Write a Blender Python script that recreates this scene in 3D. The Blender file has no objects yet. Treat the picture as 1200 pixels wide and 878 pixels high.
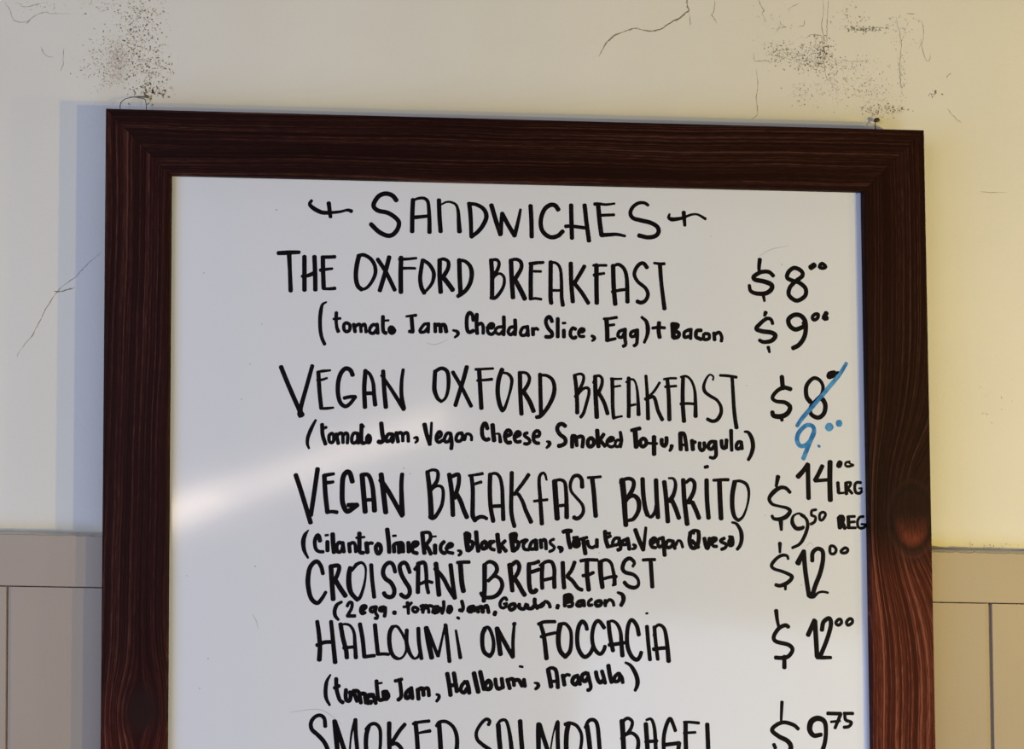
import bpy, bmesh, math, random
from mathutils import Matrix, Vector

scene = bpy.context.scene
COL = scene.collection

OUTER = [[-404.9, 1111.3], [374.7, 1107.4], [387.3, 0.1], [-387.3, 4.0]]
INNER = [[-344.6, 1050.2], [314.6, 1046.6], [326.4, 61.2], [-330.1, 64.5]]
BASE = [0.0599, -0.0295, -0.834]
CRACKS = [[2.0, 0.5, [[0.1231, 0.3532], [0.1282, 0.3628], [0.1316, 0.3681], [0.1401, 0.3753], [0.1539, 0.3808], [0.1599, 0.3827], [0.1702, 0.3804], [0.1797, 0.3806], [0.1883, 0.3843], [0.1961, 0.3897], [0.2047, 0.3935], [0.2099, 0.3988], [0.2134, 0.4024]]], [1.0, 1.6, [[0.1901, 0.3861], [0.197, 0.3906], [0.2047, 0.3943], [0.2099, 0.3997], [0.2134, 0.4024], [0.2116, 0.4084], [0.2125, 0.4181]]], [0.5, 0.9, [[0.2402, 0.4171], [0.2394, 0.4031], [0.2368, 0.3987], [0.242, 0.3901]]], [0.4, 0.8, [[0.2142, 0.4007], [0.2151, 0.3868]]], [0.5, 0.6, [[0.1763, 0.3805], [0.1832, 0.3816], [0.1892, 0.3835]]], [0.8, 0.5, [[-0.4385, 0.0463], [-0.4331, 0.0562], [-0.4245, 0.067], [-0.4215, 0.0737], [-0.4154, 0.0861], [-0.4108, 0.0961], [-0.403, 0.1078], [-0.3967, 0.1153], [-0.3856, 0.1238], [-0.3761, 0.1347], [-0.3682, 0.1423], [-0.361, 0.1491]]], [2.2, 1.2, [[-0.4055, 0.1094], [-0.3966, 0.1104], [-0.3853, 0.1138]]], [0.6, 0.4, [[-0.4601, 0.392], [-0.4551, 0.3862], [-0.4524, 0.3778], [-0.4482, 0.3737], [-0.4392, 0.3731], [-0.4313, 0.3792], [-0.4232, 0.3828], [-0.4134, 0.3822], [-0.4052, 0.3824], [-0.3937, 0.3827]]], [0.6, 0.5, [[-0.4344, 0.3749], [-0.4392, 0.3714]]], [0.5, 0.5, [[-0.4479, 0.3931], [-0.4413, 0.3882], [-0.4315, 0.3902], [-0.4218, 0.393]]], [0.5, 0.9, [[-0.4239, 0.3498], [-0.4222, 0.3448], [-0.418, 0.3399], [-0.4122, 0.3392]]], [0.5, 0.9, [[-0.4019, 0.3487], [-0.4024, 0.3386], [-0.4022, 0.3318], [-0.4053, 0.325]]], [0.8, 0.9, [[0.2838, 0.4174], [0.2864, 0.4096], [0.2898, 0.4044], [0.2881, 0.4018]]], [0.5, 0.5, [[0.2881, 0.4018], [0.2924, 0.3923]]], [0.4, 0.8, [[0.3502, 0.4201], [0.3511, 0.4061], [0.3492, 0.3903], [0.3518, 0.3728], [0.3509, 0.3553], [0.3534, 0.3379]]], [0.4, 0.7, [[0.3564, 0.4203], [0.3554, 0.4044], [0.3545, 0.3869], [0.3544, 0.3711]]], [0.7, 0.7, [[0.3326, 0.3767], [0.3378, 0.3803], [0.3448, 0.3805], [0.3492, 0.3789], [0.35, 0.3684]]], [0.6, 0.7, [[0.3256, 0.3888], [0.3309, 0.3898], [0.3317, 0.3951]]], [0.5, 0.6, [[0.3134, 0.4051], [0.3187, 0.4087], [0.3257, 0.4124]]], [0.6, 0.6, [[0.3029, 0.3821], [0.3055, 0.3865], [0.3134, 0.3876], [0.3081, 0.3892], [0.3064, 0.3944]]], [0.5, 0.6, [[0.2793, 0.3614], [0.2802, 0.3536], [0.2819, 0.3519], [0.2924, 0.353], [0.2967, 0.3496]]], [0.5, 0.7, [[0.2819, 0.3449], [0.2837, 0.3276], [0.2819, 0.3136], [0.2836, 0.2998], [0.2776, 0.2927]]], [0.4, 0.5, [[0.4417, 0.3997], [0.4523, 0.3965], [0.4539, 0.3798], [0.4485, 0.3682]]], [0.4, 0.5, [[0.4504, 0.3797], [0.4555, 0.3596], [0.4599, 0.3571], [0.4608, 0.3633]]], [0.7, 0.9, [[0.4783, 0.3391], [0.4792, 0.3427], [0.4828, 0.3445]]], [0.5, 0.7, [[0.4781, 0.3085], [0.4842, 0.3007], [0.4921, 0.2939]]], [0.5, 0.6, [[0.5108, 0.2236], [0.5391, 0.2232]]], [0.5, 0.8, [[0.4364, 0.4048], [0.4461, 0.4051]]], [0.3, 0.7, [[0.364, 0.3556], [0.3815, 0.3543], [0.3938, 0.3555]]], [0.5, 0.8, [[0.3782, 0.3875], [0.3905, 0.3878], [0.4081, 0.39], [0.4169, 0.3885]]], [0.4, 0.7, [[0.4258, 0.401], [0.4309, 0.3748], [0.429, 0.3485], [0.4314, 0.3223]]]]
CLUSTERS = [[-0.3288, 0.3811, 0.021840000000000002, 0.021840000000000002, 190, 1.5, 0.9], [-0.3403, 0.3452, 0.028560000000000002, 0.0252, 260, 1.3, 0.7], [-0.3194, 0.3304, 0.021840000000000002, 0.021840000000000002, 150, 1.6, 1.0], [-0.3164, 0.3077, 0.016800000000000002, 0.00672, 55, 1.9, 1.4], [-0.3646, 0.3336, 0.021840000000000002, 0.02352, 110, 1.2, 0.5], [-0.3701, 0.3902, 0.015120000000000001, 0.008400000000000001, 30, 1.3, 0.8], [-0.3545, 0.3195, 0.0252, 0.01344, 70, 1.2, 0.6], [-0.4315, 0.3885, 0.0252, 0.008400000000000001, 25, 1.0, 0.3], [0.3072, 0.3612, 0.015120000000000001, 0.01176, 80, 1.4, 0.8], [0.336, 0.3567, 0.02352, 0.015120000000000001, 190, 1.4, 0.7], [0.3483, 0.3622, 0.008400000000000001, 0.015120000000000001, 90, 1.6, 1.0], [0.3272, 0.3199, 0.015120000000000001, 0.01176, 60, 1.2, 0.5], [0.3595, 0.3337, 0.02352, 0.0252, 170, 1.1, 0.5], [0.3859, 0.3518, 0.028560000000000002, 0.008400000000000001, 60, 1.0, 0.5], [0.3922, 0.3879, 0.02016, 0.00252, 55, 1.7, 1.1], [0.4301, 0.3853, 0.01344, 0.016800000000000002, 60, 1.1, 0.5], [0.3972, 0.3259, 0.021840000000000002, 0.01848, 130, 1.1, 0.6], [0.4076, 0.3043, 0.01848, 0.00672, 60, 1.5, 0.9], [0.3817, 0.3999, 0.021840000000000002, 0.01344, 40, 1.2, 0.7], [0.4269, 0.3064, 0.01176, 0.00336, 26, 1.3, 0.9], [0.2985, 0.3889, 0.02016, 0.021840000000000002, 30, 1.1, 0.5], [0.4316, 0.3398, 0.00504, 0.0252, 50, 1.0, 0.6], [0.464, 0.3221, 0.00588, 0.00252, 8, 1.9, 1.2], [0.5178, -0.1327, 0.0252, 0.00336, 20, 1.2, 0.7], [0.4497, 0.0543, 0.00084, 0.00084, 1, 1.0, 0.4], [0.528, 0.0122, 0.016800000000000002, 0.021, 9, 1.0, 0.6]]
STAIN = [-0.3499, 0.3365]
RAIL = [[-2.4, -0.0891], [2.6, -0.1715], [2.6, -0.2212], [-2.4, -0.136]]
GROOVES = [[-0.4348, -0.408], [0.5096, 0.5184]]
CAM_LOC = (0.0, -0.9220, 0.0)
CAM_ROT = [[0.999071, -0.010125, -0.041888], [-0.04223, -0.036235, -0.998451], [0.008591, 0.999292, -0.036629]]
WIRE = [[[-0.3418, -0.012, 0.2822], [-0.3426, -0.01, 0.2911], [-0.3403, -0.008, 0.296], [-0.3358, -0.005, 0.2992], [-0.33, -0.003, 0.3008], [-0.3238, -0.002, 0.3013]], [[-0.3181, -0.002, 0.3019], [-0.3212, -0.0025, 0.301], [-0.3254, -0.002, 0.3017], [-0.3293, -0.0025, 0.3004], [-0.3222, -0.004, 0.2986], [-0.3196, -0.006, 0.2938], [-0.3178, -0.01, 0.2833]], [[-0.3182, -0.0015, 0.3001], [-0.3235, -0.003, 0.3014], [-0.3291, -0.001, 0.3015]]]
NAIL = [0.4031, -0.006, 0.2933]
NAIL_WIRE = [[0.404, -0.004, 0.2938], [0.4017, -0.005, 0.2913], [0.4001, -0.008, 0.286], [0.3983, -0.012, 0.2779]]
KNOTS = [[-361.3, 553.9], [359.1, 733.5]]
DOTS = [[-246.7, 1020.1, 0.96], [-258.3, 911.6, 0.72], [-268.7, 873.8, 0.72], [-276.0, 840.9, 0.72], [-313.2, 959.2, 0.72], [167.9, 1001.8, 0.64], [236.9, 975.6, 0.8], [310.6, 1045.8, 0.96], [-123.9, 777.2, 0.8], [-117.5, 772.4, 0.72], [-302.0, 600.4, 0.8], [-309.2, 573.1, 0.8], [-323.0, 676.5, 0.64], [-260.5, 685.3, 0.88], [255.3, 668.3, 0.72], [202.7, 858.3, 0.56], [61.3, 698.6, 0.72], [220.7, 734.6, 0.64], [131.9, 775.5, 0.48]]
SMUDGES = [[[215.2, 983.5], [227.7, 990.3], [244.4, 993.9]], [[-262.0, 641.1], [-258.8, 635.6], [-256.3, 627.0]], [[-103.7, 895.7], [-95.6, 894.2], [-83.6, 899.2]], [[-225.9, 550.9], [-198.4, 553.1], [-178.6, 540.4]], [[260.3, 705.5], [264.5, 708.8], [266.9, 705.5]]]

# ------------------------------------------------------------------ camera
cd = bpy.data.cameras.new('camera'); cam = bpy.data.objects.new('camera', cd); COL.objects.link(cam)
cd.sensor_fit = 'HORIZONTAL'; cd.sensor_width = 36.0; cd.lens = 1100.0 / 1200.0 * 36.0
cd.clip_start = 0.01
m = Matrix(CAM_ROT).to_4x4(); m.translation = Vector(CAM_LOC); cam.matrix_world = m
scene.camera = cam
# ------------------------------------------------------------------ light and exposure
vs = scene.view_settings
vs.view_transform = 'Standard'; vs.look = 'None'; vs.gamma = 1.0; vs.use_curve_mapping = False
vs.exposure = -0.25
w = bpy.data.worlds.new('room_ambient'); scene.world = w; w.use_nodes = True
w.node_tree.nodes['Background'].inputs[0].default_value = (0.82, 0.88, 1.0, 1)
w.node_tree.nodes['Background'].inputs[1].default_value = 0.02


def aim(o, target):
    o.rotation_euler = (Vector(target) - o.location).to_track_quat('-Z', 'Y').to_euler()


def area(name, loc, target, sx, sy, energy, color, roll=0.0):
    d = bpy.data.lights.new(name, 'AREA'); d.shape = 'RECTANGLE'; d.size = sx; d.size_y = sy
    d.energy = energy; d.color = color
    o = bpy.data.objects.new(name, d); COL.objects.link(o); o.location = loc; aim(o, target)
    if roll:
        o.rotation_euler = (o.rotation_euler.to_matrix() @ Matrix.Rotation(roll, 3, 'Z')).to_euler()
    return o


def bulb(name, loc, energy, color, radius):
    d = bpy.data.lights.new(name, 'POINT'); d.energy = energy; d.color = color; d.shadow_soft_size = radius
    o = bpy.data.objects.new(name, d); COL.objects.link(o); o.location = loc
    return o


# daylight: a near window on the left, the shop front further back
area('window_daylight', (-1.75, -1.25, -0.25), (-0.1, 0, -0.1), 0.9, 1.3, 22.0, (0.34, 0.52, 1.02))
area('shopfront_daylight', (-1.60, -2.40, 0.30), (-0.1, 0, 0.0), 0.9, 1.3, 22.0, (0.70, 0.70, 0.80))
area('low_fill_light', (0.70, -1.6, -1.2), (0.25, 0, -0.3), 0.9, 1.3, 22.0, (0.38, 0.44, 0.62))  # unseen cool light added low in front to brighten the lower board and wall
# a row of warm bulbs running away from the wall on the right
bulb('warm_bulb', (1.68, -0.79, -0.175), 50.0, (0.30, 0.23, 0.09), 0.012)
bulb('warm_bulb', (1.63, -1.34, -0.375), 50.0, (1.25, 0.86, 0.07), 0.014)
bulb('warm_bulb', (1.75, -1.94, -0.48), 50.0, (1.50, 1.27, 0.46), 0.02)
# the long lamp behind the viewer that glints on the glossy board
area('strip_lamp', (-0.80, -2.9, -0.29), (-0.19, 0, -0.07), 1.5, 0.075, 4.2, (1.0, 0.80, 0.66), math.radians(19.5))
area('strip_lamp', (-1.32, -2.9, -0.47), (-0.31, 0, -0.11), 0.7, 0.075, 1.8, (1.0, 0.80, 0.62), math.radians(19.5))
# soft overhead light added to brighten the rail and frame ledges
area('overhead_fill', (0.1, -0.42, 1.7), (0.1, -0.30, 0), 1.6, 0.5, 3.5, (0.97, 0.98, 1.0))

# ------------------------------------------------------------------ material helpers
def lin(r, g, b):
    f = lambda c: c / 12.92 if c <= 0.04045 else ((c + 0.055) / 1.055) ** 2.4
    return (f(r / 255), f(g / 255), f(b / 255), 1)


class NT:
    def __init__(s, name):
        s.m = bpy.data.materials.new(name); s.m.use_nodes = True
        s.t = s.m.node_tree; s.n = s.t.nodes; s.b = s.n['Principled BSDF']

    def new(s, kind, **kw):
        x = s.n.new(kind)
        for k, v in kw.items():
            setattr(x, k, v)
        return x

    def link(s, a, b):
        s.t.links.new(a, b)

    def set(s, **kw):
        for k, v in kw.items():
            s.b.inputs[k.replace('_', ' ')].default_value = v

    def put(s, sock, v):
        if isinstance(v, (int, float)):
            sock.default_value = v
        else:
            s.link(v, sock)

    def math(s, op, a, b=0.0, clamp=False):
        x = s.new('ShaderNodeMath', operation=op, use_clamp=clamp)
        s.put(x.inputs[0], a); s.put(x.inputs[1], b)
        return x.outputs[0]

    def xyz(s):
        tc = s.new('ShaderNodeTexCoord'); sp = s.new('ShaderNodeSeparateXYZ')
        s.link(tc.outputs['Object'], sp.inputs[0])
        return tc.outputs['Object'], sp.outputs

    def combine(s, x, y, z):
        c = s.new('ShaderNodeCombineXYZ')
        for i, v in enumerate((x, y, z)):
            s.put(c.inputs[i], v)
        return c.outputs[0]

    def noise(s, vec, scale, detail=3.0, rough=0.5, out=0):
        x = s.new('ShaderNodeTexNoise')
        x.inputs['Scale'].default_value = scale; x.inputs['Detail'].default_value = detail
        x.inputs['Roughness'].default_value = rough
        s.link(vec, x.inputs['Vector'])
        return x.outputs[out]

    def ramp(s, fac, stops):
        x = s.new('ShaderNodeValToRGB'); e = x.color_ramp.elements
        while len(e) < len(stops):
            e.new(0.5)
        for el, (p, c) in zip(e, stops):
            el.position = p; el.color = c if len(c) == 4 else (*c, 1)
        s.link(fac, x.inputs[0])
        return x.outputs[0]

    def mix(s, fac, a, b, blend='MIX'):
        x = s.new('ShaderNodeMix', data_type='RGBA', blend_type=blend)
        s.put(x.inputs[0], fac)
        for i, v in ((6, a), (7, b)):
            if isinstance(v, tuple):
                x.inputs[i].default_value = v
            else:
                s.link(v, x.inputs[i])
        return x.outputs[2]

    def bump(s, h, strength, dist):
        x = s.new('ShaderNodeBump'); x.inputs['Strength'].default_value = strength
        x.inputs['Distance'].default_value = dist
        s.link(h, x.inputs['Height']); s.link(x.outputs[0], s.b.inputs['Normal'])


def gauss(t, x, z, cx, cz, rx, rz):
    """exp(-(((x-cx)/rx)^2 + ((z-cz)/rz)^2))"""
    a = t.math('DIVIDE', t.math('SUBTRACT', x, cx), rx); a = t.math('MULTIPLY', a, a)
    b = t.math('DIVIDE', t.math('SUBTRACT', z, cz), rz); b = t.math('MULTIPLY', b, b)
    return t.math('POWER', 2.71828, t.math('MULTIPLY', t.math('ADD', a, b), -1.0))


def mat_wall():
    t = NT('old_plaster_paint'); v, o = t.xyz()
    big = t.noise(v, 5.0, 4.0)
    c = t.mix(t.ramp(big, [(0.35, (0, 0, 0)), (0.7, (1, 1, 1))]), (0.70, 0.67, 0.585, 1), (0.74, 0.71, 0.62, 1))
    st = gauss(t, o[0], o[2], STAIN[0], STAIN[1], 0.009, 0.017)
    sp = t.ramp(t.noise(v, 420.0, 3.0, 0.7), [(0.42, (0, 0, 0)), (0.62, (1, 1, 1))])
    f = t.math('MULTIPLY', t.math('MULTIPLY', st, 1.0), sp, True)
    c = t.mix(f, c, (0.36, 0.25, 0.18, 1))
    t.link(c, t.b.inputs['Base Color']); t.set(Roughness=0.75)
    h = t.math('ADD', t.noise(v, 260.0, 4.0, 0.6), t.math('MULTIPLY', t.noise(v, 40.0, 3.0), 2.0))
    t.bump(h, 0.22, 0.0012)
    return t.m


def mat_flat(name, col, rough=0.6, var=0.0, bump=0.0, scale=200.0):
    t = NT(name); v, o = t.xyz()
    if var:
        n = t.noise(v, scale, 4.0)
        t.link(t.mix(n, tuple(c * (1 - var) for c in col[:3]) + (1,), tuple(c * (1 + var) for c in col[:3]) + (1,)), t.b.inputs['Base Color'])
    else:
        t.set(Base_Color=col)
    t.set(Roughness=rough)
    if bump:
        t.bump(t.noise(v, scale, 4.0, 0.6), bump, 0.001)
    return t.m


def mat_greige():
    t = NT('greige_panel_paint'); v, o = t.xyz()
    n = t.noise(v, 9.0, 4.0)
    c = t.mix(n, (0.348, 0.279, 0.208, 1), (0.395, 0.318, 0.238, 1))
    k = t.ramp(t.noise(v, 300.0, 4.0, 0.7), [(0.66, (0, 0, 0)), (0.76, (1, 1, 1))])
    c = t.mix(t.math('MULTIPLY', k, 0.35), c, (0.20, 0.165, 0.13, 1))
    t.link(c, t.b.inputs['Base Color']); t.set(Roughness=0.55)
    t.bump(t.noise(v, 330.0, 4.0, 0.6), 0.25, 0.0006)
    return t.m


def mat_wood(name, vertical, seed, warp=None):
    """dark stained, brushed softwood; grain runs along the rail"""
    t = NT(name); v, o = t.xyz()
    u, a = (o[0], o[2]) if vertical else (o[2], o[0])
    wob = t.math('MULTIPLY', t.math('SUBTRACT', t.noise(t.combine(t.math('MULTIPLY', u, 8.0), seed, t.math('MULTIPLY', a, 5.0)), 1.0, 2.0), 0.5), 0.010)
    q = t.math('ADD', u, wob)
    blob = red = None
    if warp == 'left':       # a round dark knot the grain runs around
        kx, kz = KNOTS[0][0] / 1000, KNOTS[0][1] / 1000
        g = gauss(t, o[0], o[2], kx, kz, 0.022, 0.040)
        d = t.math('SUBTRACT', q, kx)
        q = t.math('ADD', kx, t.math('MULTIPLY', d, t.math('SUBTRACT', 1.0, t.math('MULTIPLY', g, 1.05))))
        blob = gauss(t, o[0], o[2], kx + 0.002, kz + 0.002, 0.0135, 0.020)
        blob = t.math('MULTIPLY', blob, 1.5, True)
    if warp == 'right':      # rings bulge left around a knot at the outer edge
        kx, kz = KNOTS[1][0] / 1000, KNOTS[1][1] / 1000
        g = gauss(t, 0.0, o[2], 0.0, kz + 0.004, 1.0, 0.075)
        s = t.math('ADD', 0.2, t.math('MULTIPLY', t.math('SUBTRACT', o[0], kx - 0.042), 17.0), True)
        q = t.math('ADD', q, t.math('MULTIPLY', t.math('MULTIPLY', g, 0.046), s))
        ex = t.math('DIVIDE', t.math('SUBTRACT', o[0], kx + 0.001), 0.0165); ez = t.math('DIVIDE', t.math('SUBTRACT', o[2], kz - 0.001), 0.0255)
        dd = t.math('SQRT', t.math('ADD', t.math('MULTIPLY', ex, ex), t.math('MULTIPLY', ez, ez)))
        dd = t.math('ADD', dd, t.math('MULTIPLY', wob, 26.0))
        eye = t.ramp(t.math('MULTIPLY', dd, 0.4), [(0.0, (0.016, 0.0055, 0.004)), (0.40, (0.018, 0.006, 0.004)), (0.46, (0.012, 0.0045, 0.0035)), (0.52, (0.020, 0.007, 0.005)), (0.56, (0.030, 0.011, 0.008)), (0.61, (0.014, 0.005, 0.004)), (0.70, (0.024, 0.008, 0.006))])
        fib = t.noise(t.combine(t.math('MULTIPLY', o[0], 700.0), 2.0, t.math('MULTIPLY', o[2], 90.0)), 1.0, 3.0, 0.65)
        low = t.math('DIVIDE', t.math('SUBTRACT', t.math('ADD', kz + 0.004, t.math('MULTIPLY', t.math('SUBTRACT', fib, 0.5), 0.03)), o[2]), 0.024, True)
        red_low = t.math('MULTIPLY', t.math('MULTIPLY', low, t.math('DIVIDE', t.math('SUBTRACT', 1.05, dd), 0.30, True)), t.math('MULTIPLY', fib, 1.7), True)
        eye = t.mix(red_low, eye, (0.110, 0.025, 0.014, 1))  # the knot's own red in its lower part
        red = t.math('MULTIPLY', t.math('SUBTRACT', 1.0, t.math('DIVIDE', t.math('SUBTRACT', dd, 1.15), 0.6, True)), 0.9)
    n1 = t.noise(t.combine(t.math('MULTIPLY', q, 640.0), seed, t.math('MULTIPLY', a, 2.0)), 1.0, 1.0, 0.5)
    n2 = t.noise(t.combine(t.math('MULTIPLY', q, 1500.0), seed + 3.0, t.math('MULTIPLY', a, 80.0)), 1.0, 3.0, 0.6)
    n3 = t.noise(t.combine(t.math('MULTIPLY', q, 40.0), seed + 7.0, t.math('MULTIPLY', a, 3.0)), 1.0, 2.0, 0.5)
    rings = t.math('ADD', t.math('ADD', t.math('MULTIPLY', n1, 0.48), t.math('MULTIPLY', n2, 0.30)), t.math('MULTIPLY', n3, 0.22))
    c = t.ramp(rings, [(0.40, (0.0095, 0.0018, 0.0010)), (0.50, (0.0155, 0.0035, 0.0021)), (0.57, (0.027, 0.0078, 0.0050)), (0.64, (0.060, 0.023, 0.015))])
    if blob is not None:
        c = t.mix(blob, c, (0.010, 0.0045, 0.0040, 1))
    if red is not None:
        c = t.mix(red, c, eye)
    if warp:                 # redder and paler towards the lower end of the side rails
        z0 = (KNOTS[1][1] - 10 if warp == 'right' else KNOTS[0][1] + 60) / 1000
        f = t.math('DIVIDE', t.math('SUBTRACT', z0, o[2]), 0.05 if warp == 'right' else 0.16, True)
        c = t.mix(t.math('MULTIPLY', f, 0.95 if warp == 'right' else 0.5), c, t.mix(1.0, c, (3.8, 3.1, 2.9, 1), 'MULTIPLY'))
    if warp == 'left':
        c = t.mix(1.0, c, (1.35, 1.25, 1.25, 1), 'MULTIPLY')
    t.link(c, t.b.inputs['Base Color']); t.set(Roughness=0.6, Specular_IOR_Level=0.07)
    t.bump(rings, 0.7, 0.0012)
    return t.m


def mat_board():
    t = NT('whiteboard_enamel'); v, o = t.xyz()
    n = t.noise(v, 7.0, 5.0, 0.6)
    c = t.mix(n, (0.68, 0.70, 0.75, 1), (0.715, 0.735, 0.785, 1))
    sm = t.ramp(t.noise(v, 26.0, 6.0, 0.75), [(0.60, (0, 0, 0)), (0.75, (1, 1, 1))])
    c = t.mix(t.math('MULTIPLY', sm, 0.05), c, (0.45, 0.45, 0.46, 1))
    t.link(c, t.b.inputs['Base Color'])
    r = t.math('ADD', 0.08, t.math('MULTIPLY', t.noise(v, 60.0, 4.0), 0.04))
    t.link(r, t.b.inputs['Roughness'])
    t.bump(t.noise(v, 700.0, 2.0), 0.05, 0.0004)
    return t.m


def mat_ink(name, dark, light, lo=0.60, hi=0.80):
    t = NT(name); v, o = t.xyz()
    n = t.noise(v, 95.0, 4.0, 0.6)
    t.link(t.mix(t.ramp(n, [(lo, (0, 0, 0)), (hi, (1, 1, 1))]), dark, light), t.b.inputs['Base Color'])
    t.set(Roughness=0.6, Specular_IOR_Level=0.08)
    return t.m


M_WALL = mat_wall()
M_CHIP = mat_flat('bare_grey_render', (0.25, 0.21, 0.145, 1), 0.9, 0.35, 0, 120)
M_FLAKE = mat_flat('loose_white_flake', (0.73, 0.70, 0.61, 1), 0.8, 0.06, 0, 80)
M_GREIGE = mat_greige()
M_BOARD = mat_board()
M_INK = mat_ink('black_marker_ink', (0.0035, 0.0020, 0.0032, 1), (0.020, 0.016, 0.019, 1), 0.62, 0.85)
M_BLUE = mat_ink('blue_marker_ink', (0.022, 0.155, 0.42, 1), (0.085, 0.31, 0.58, 1), 0.42, 0.62)
M_SMUDGE = mat_flat('rubbed_ink_ghost', (0.50, 0.50, 0.505, 1), 0.5)
M_STEEL = mat_flat('dull_steel_wire', (0.07, 0.066, 0.06, 1), 0.45, 0.2, 0, 300)
M_NAIL = mat_flat('dark_nail_steel', (0.035, 0.03, 0.026, 1), 0.4, 0.2, 0, 300)


# ------------------------------------------------------------------ mesh helpers
def link(name, bm, mats, parent=None, loc=None):
    me = bpy.data.meshes.new(name); bm.normal_update(); bm.to_mesh(me); bm.free()
    for mm in (mats if isinstance(mats, (list, tuple)) else [mats]):
        me.materials.append(mm)
    o = bpy.data.objects.new(name, me); COL.objects.link(o)
    if parent is not None:
        o.parent = parent
    if loc is not None:
        o.location = loc
    return o


def box(bm, x0, x1, y0, y1, z0, z1):
    vs_ = [bm.verts.new((x, y, z)) for x in (x0, x1) for y in (y0, y1) for z in (z0, z1)]
    for f in ((0, 1, 3, 2), (4, 6, 7, 5), (0, 4, 5, 1), (2, 3, 7, 6), (0, 2, 6, 4), (1, 5, 7, 3)):
        bm.faces.new([vs_[i] for i in f])


def tube(bm, pts, r, n=8):
    pts = [Vector(p) for p in pts]; rings = []
    for i, p in enumerate(pts):
        d = (pts[min(i + 1, len(pts) - 1)] - pts[max(i - 1, 0)]).normalized()
        a = d.cross(Vector((0.3, 1, 0.2))).normalized(); b = d.cross(a)
        rings.append([bm.verts.new(p + (a * math.cos(k * 2 * math.pi / n) + b * math.sin(k * 2 * math.pi / n)) * r) for k in range(n)])
    for q, s in zip(rings, rings[1:]):
        for k in range(n):
            bm.faces.new((q[k], q[(k + 1) % n], s[(k + 1) % n], s[k]))
    bm.faces.new(rings[0][::-1]); bm.faces.new(rings[-1])


def spline(pts, step):
    """Catmull-Rom through pts (tuples), resampled; returns (points, t in 0..1 along control index)"""
    pts = [Vector(p) for p in pts]; n = len(pts); out = []
    if n == 1:
        return [pts[0]], [0.0]
    for i in range(n - 1):
        p1, p2 = pts[i], pts[i + 1]
        p0 = pts[i - 1] if i else p1 * 2 - p2
        p3 = pts[i + 2] if i + 2 < n else p2 * 2 - p1
        if i == 0 and n > 2 and (pts[0] - pts[-1]).length < 1e-6:
            p0 = pts[-2]
        if i == n - 2 and n > 2 and (pts[0] - pts[-1]).length < 1e-6:
            p3 = pts[1]
        k = max(2, int(math.ceil((p2 - p1).length / step)))
        if n == 2:
            k = max(2, min(k, 6))
        for j in range(k):
            t = j / k
            q = 0.5 * ((2 * p1) + (p2 - p0) * t + (2 * p0 - 5 * p1 + 4 * p2 - p3) * t * t + (3 * p1 - p0 - 3 * p2 + p3) * t ** 3)
            out.append((q, (i + t) / (n - 1)))
    out.append((pts[-1], 1.0))
    return [a for a, b in out], [b for a, b in out]


def stroke(bm, pts, ws, y0, h, step=1.4):
    """a slightly domed ink line with round ends; pts in mm on the board, ws widths in mm"""
    P, T = spline(pts, step)
    S = 0.001

    def wid(t):
        if len(ws) == 1:
            return ws[0]
        f = t * (len(ws) - 1); i = min(int(f), len(ws) - 2)
        return ws[i] + (ws[i + 1] - ws[i]) * (f - i)
    rows = []; N = len(P)
    for i in range(N):
        d = P[min(i + 1, N - 1)] - P[max(i - 1, 0)]
        d = d.normalized() if d.length > 1e-9 else Vector((1, 0))
        nn = Vector((-d.y, d.x)); r = wid(T[i]) / 2
        rows.append((P[i], d, nn, r))
    # round ends: extra shrinking rows
    def cap(row, sgn):
        p, d, nn, r = row; o = []
        for a in (0.35, 0.65, 0.88, 0.985):
            o.append((p + d * sgn * r * a * 0.75, d, nn, r * math.sqrt(1 - a * a)))
        return o
    full = cap(rows[0], -1)[::-1] + rows + cap(rows[-1], 1)
    V = []
    for p, d, nn, r in full:
        row = []
        for k, hh in ((-1, 0.0), (-0.72, 0.75), (0, 1.0), (0.72, 0.75), (1, 0.0)):
            q = p + nn * r * k
            row.append(bm.verts.new((q.x * S, y0 - h * hh, q.y * S)))
        V.append(row)
    for a, b in zip(V, V[1:]):
        for k in range(4):
            bm.faces.new((a[k], a[k + 1], b[k + 1], b[k]))


def structure(o):
    o['kind'] = 'structure'; return o


# ------------------------------------------------------------------ the wall and its wear
rnd = random.Random(7)
bm = bmesh.new()
box(bm, -2.4, 2.6, 0.0, 0.12, -1.45, 1.6)


def flat_poly(bm, cx, cz, r, y, idx, asp=1.0, ang=0.0):
    n = rnd.choice((4, 5, 6)); ca, sa = math.cos(ang), math.sin(ang); vv = []
    for k in range(n):
        a = k * 2 * math.pi / n + rnd.uniform(-0.3, 0.3); rr = r * rnd.uniform(0.55, 1.15)
        x, z = math.cos(a) * rr * asp, math.sin(a) * rr
        vv.append((cx + x * ca - z * sa, cz + x * sa + z * ca))
    top = [bm.verts.new((x, y, z)) for x, z in vv]; bot = [bm.verts.new((x, 0.0005, z)) for x, z in vv]
    fs = [bm.faces.new(top[::-1])]
    for k in range(n):
        fs.append(bm.faces.new((top[k], top[(k + 1) % n], bot[(k + 1) % n], bot[k])))
    for f in fs:
        f.material_index = idx


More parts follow.
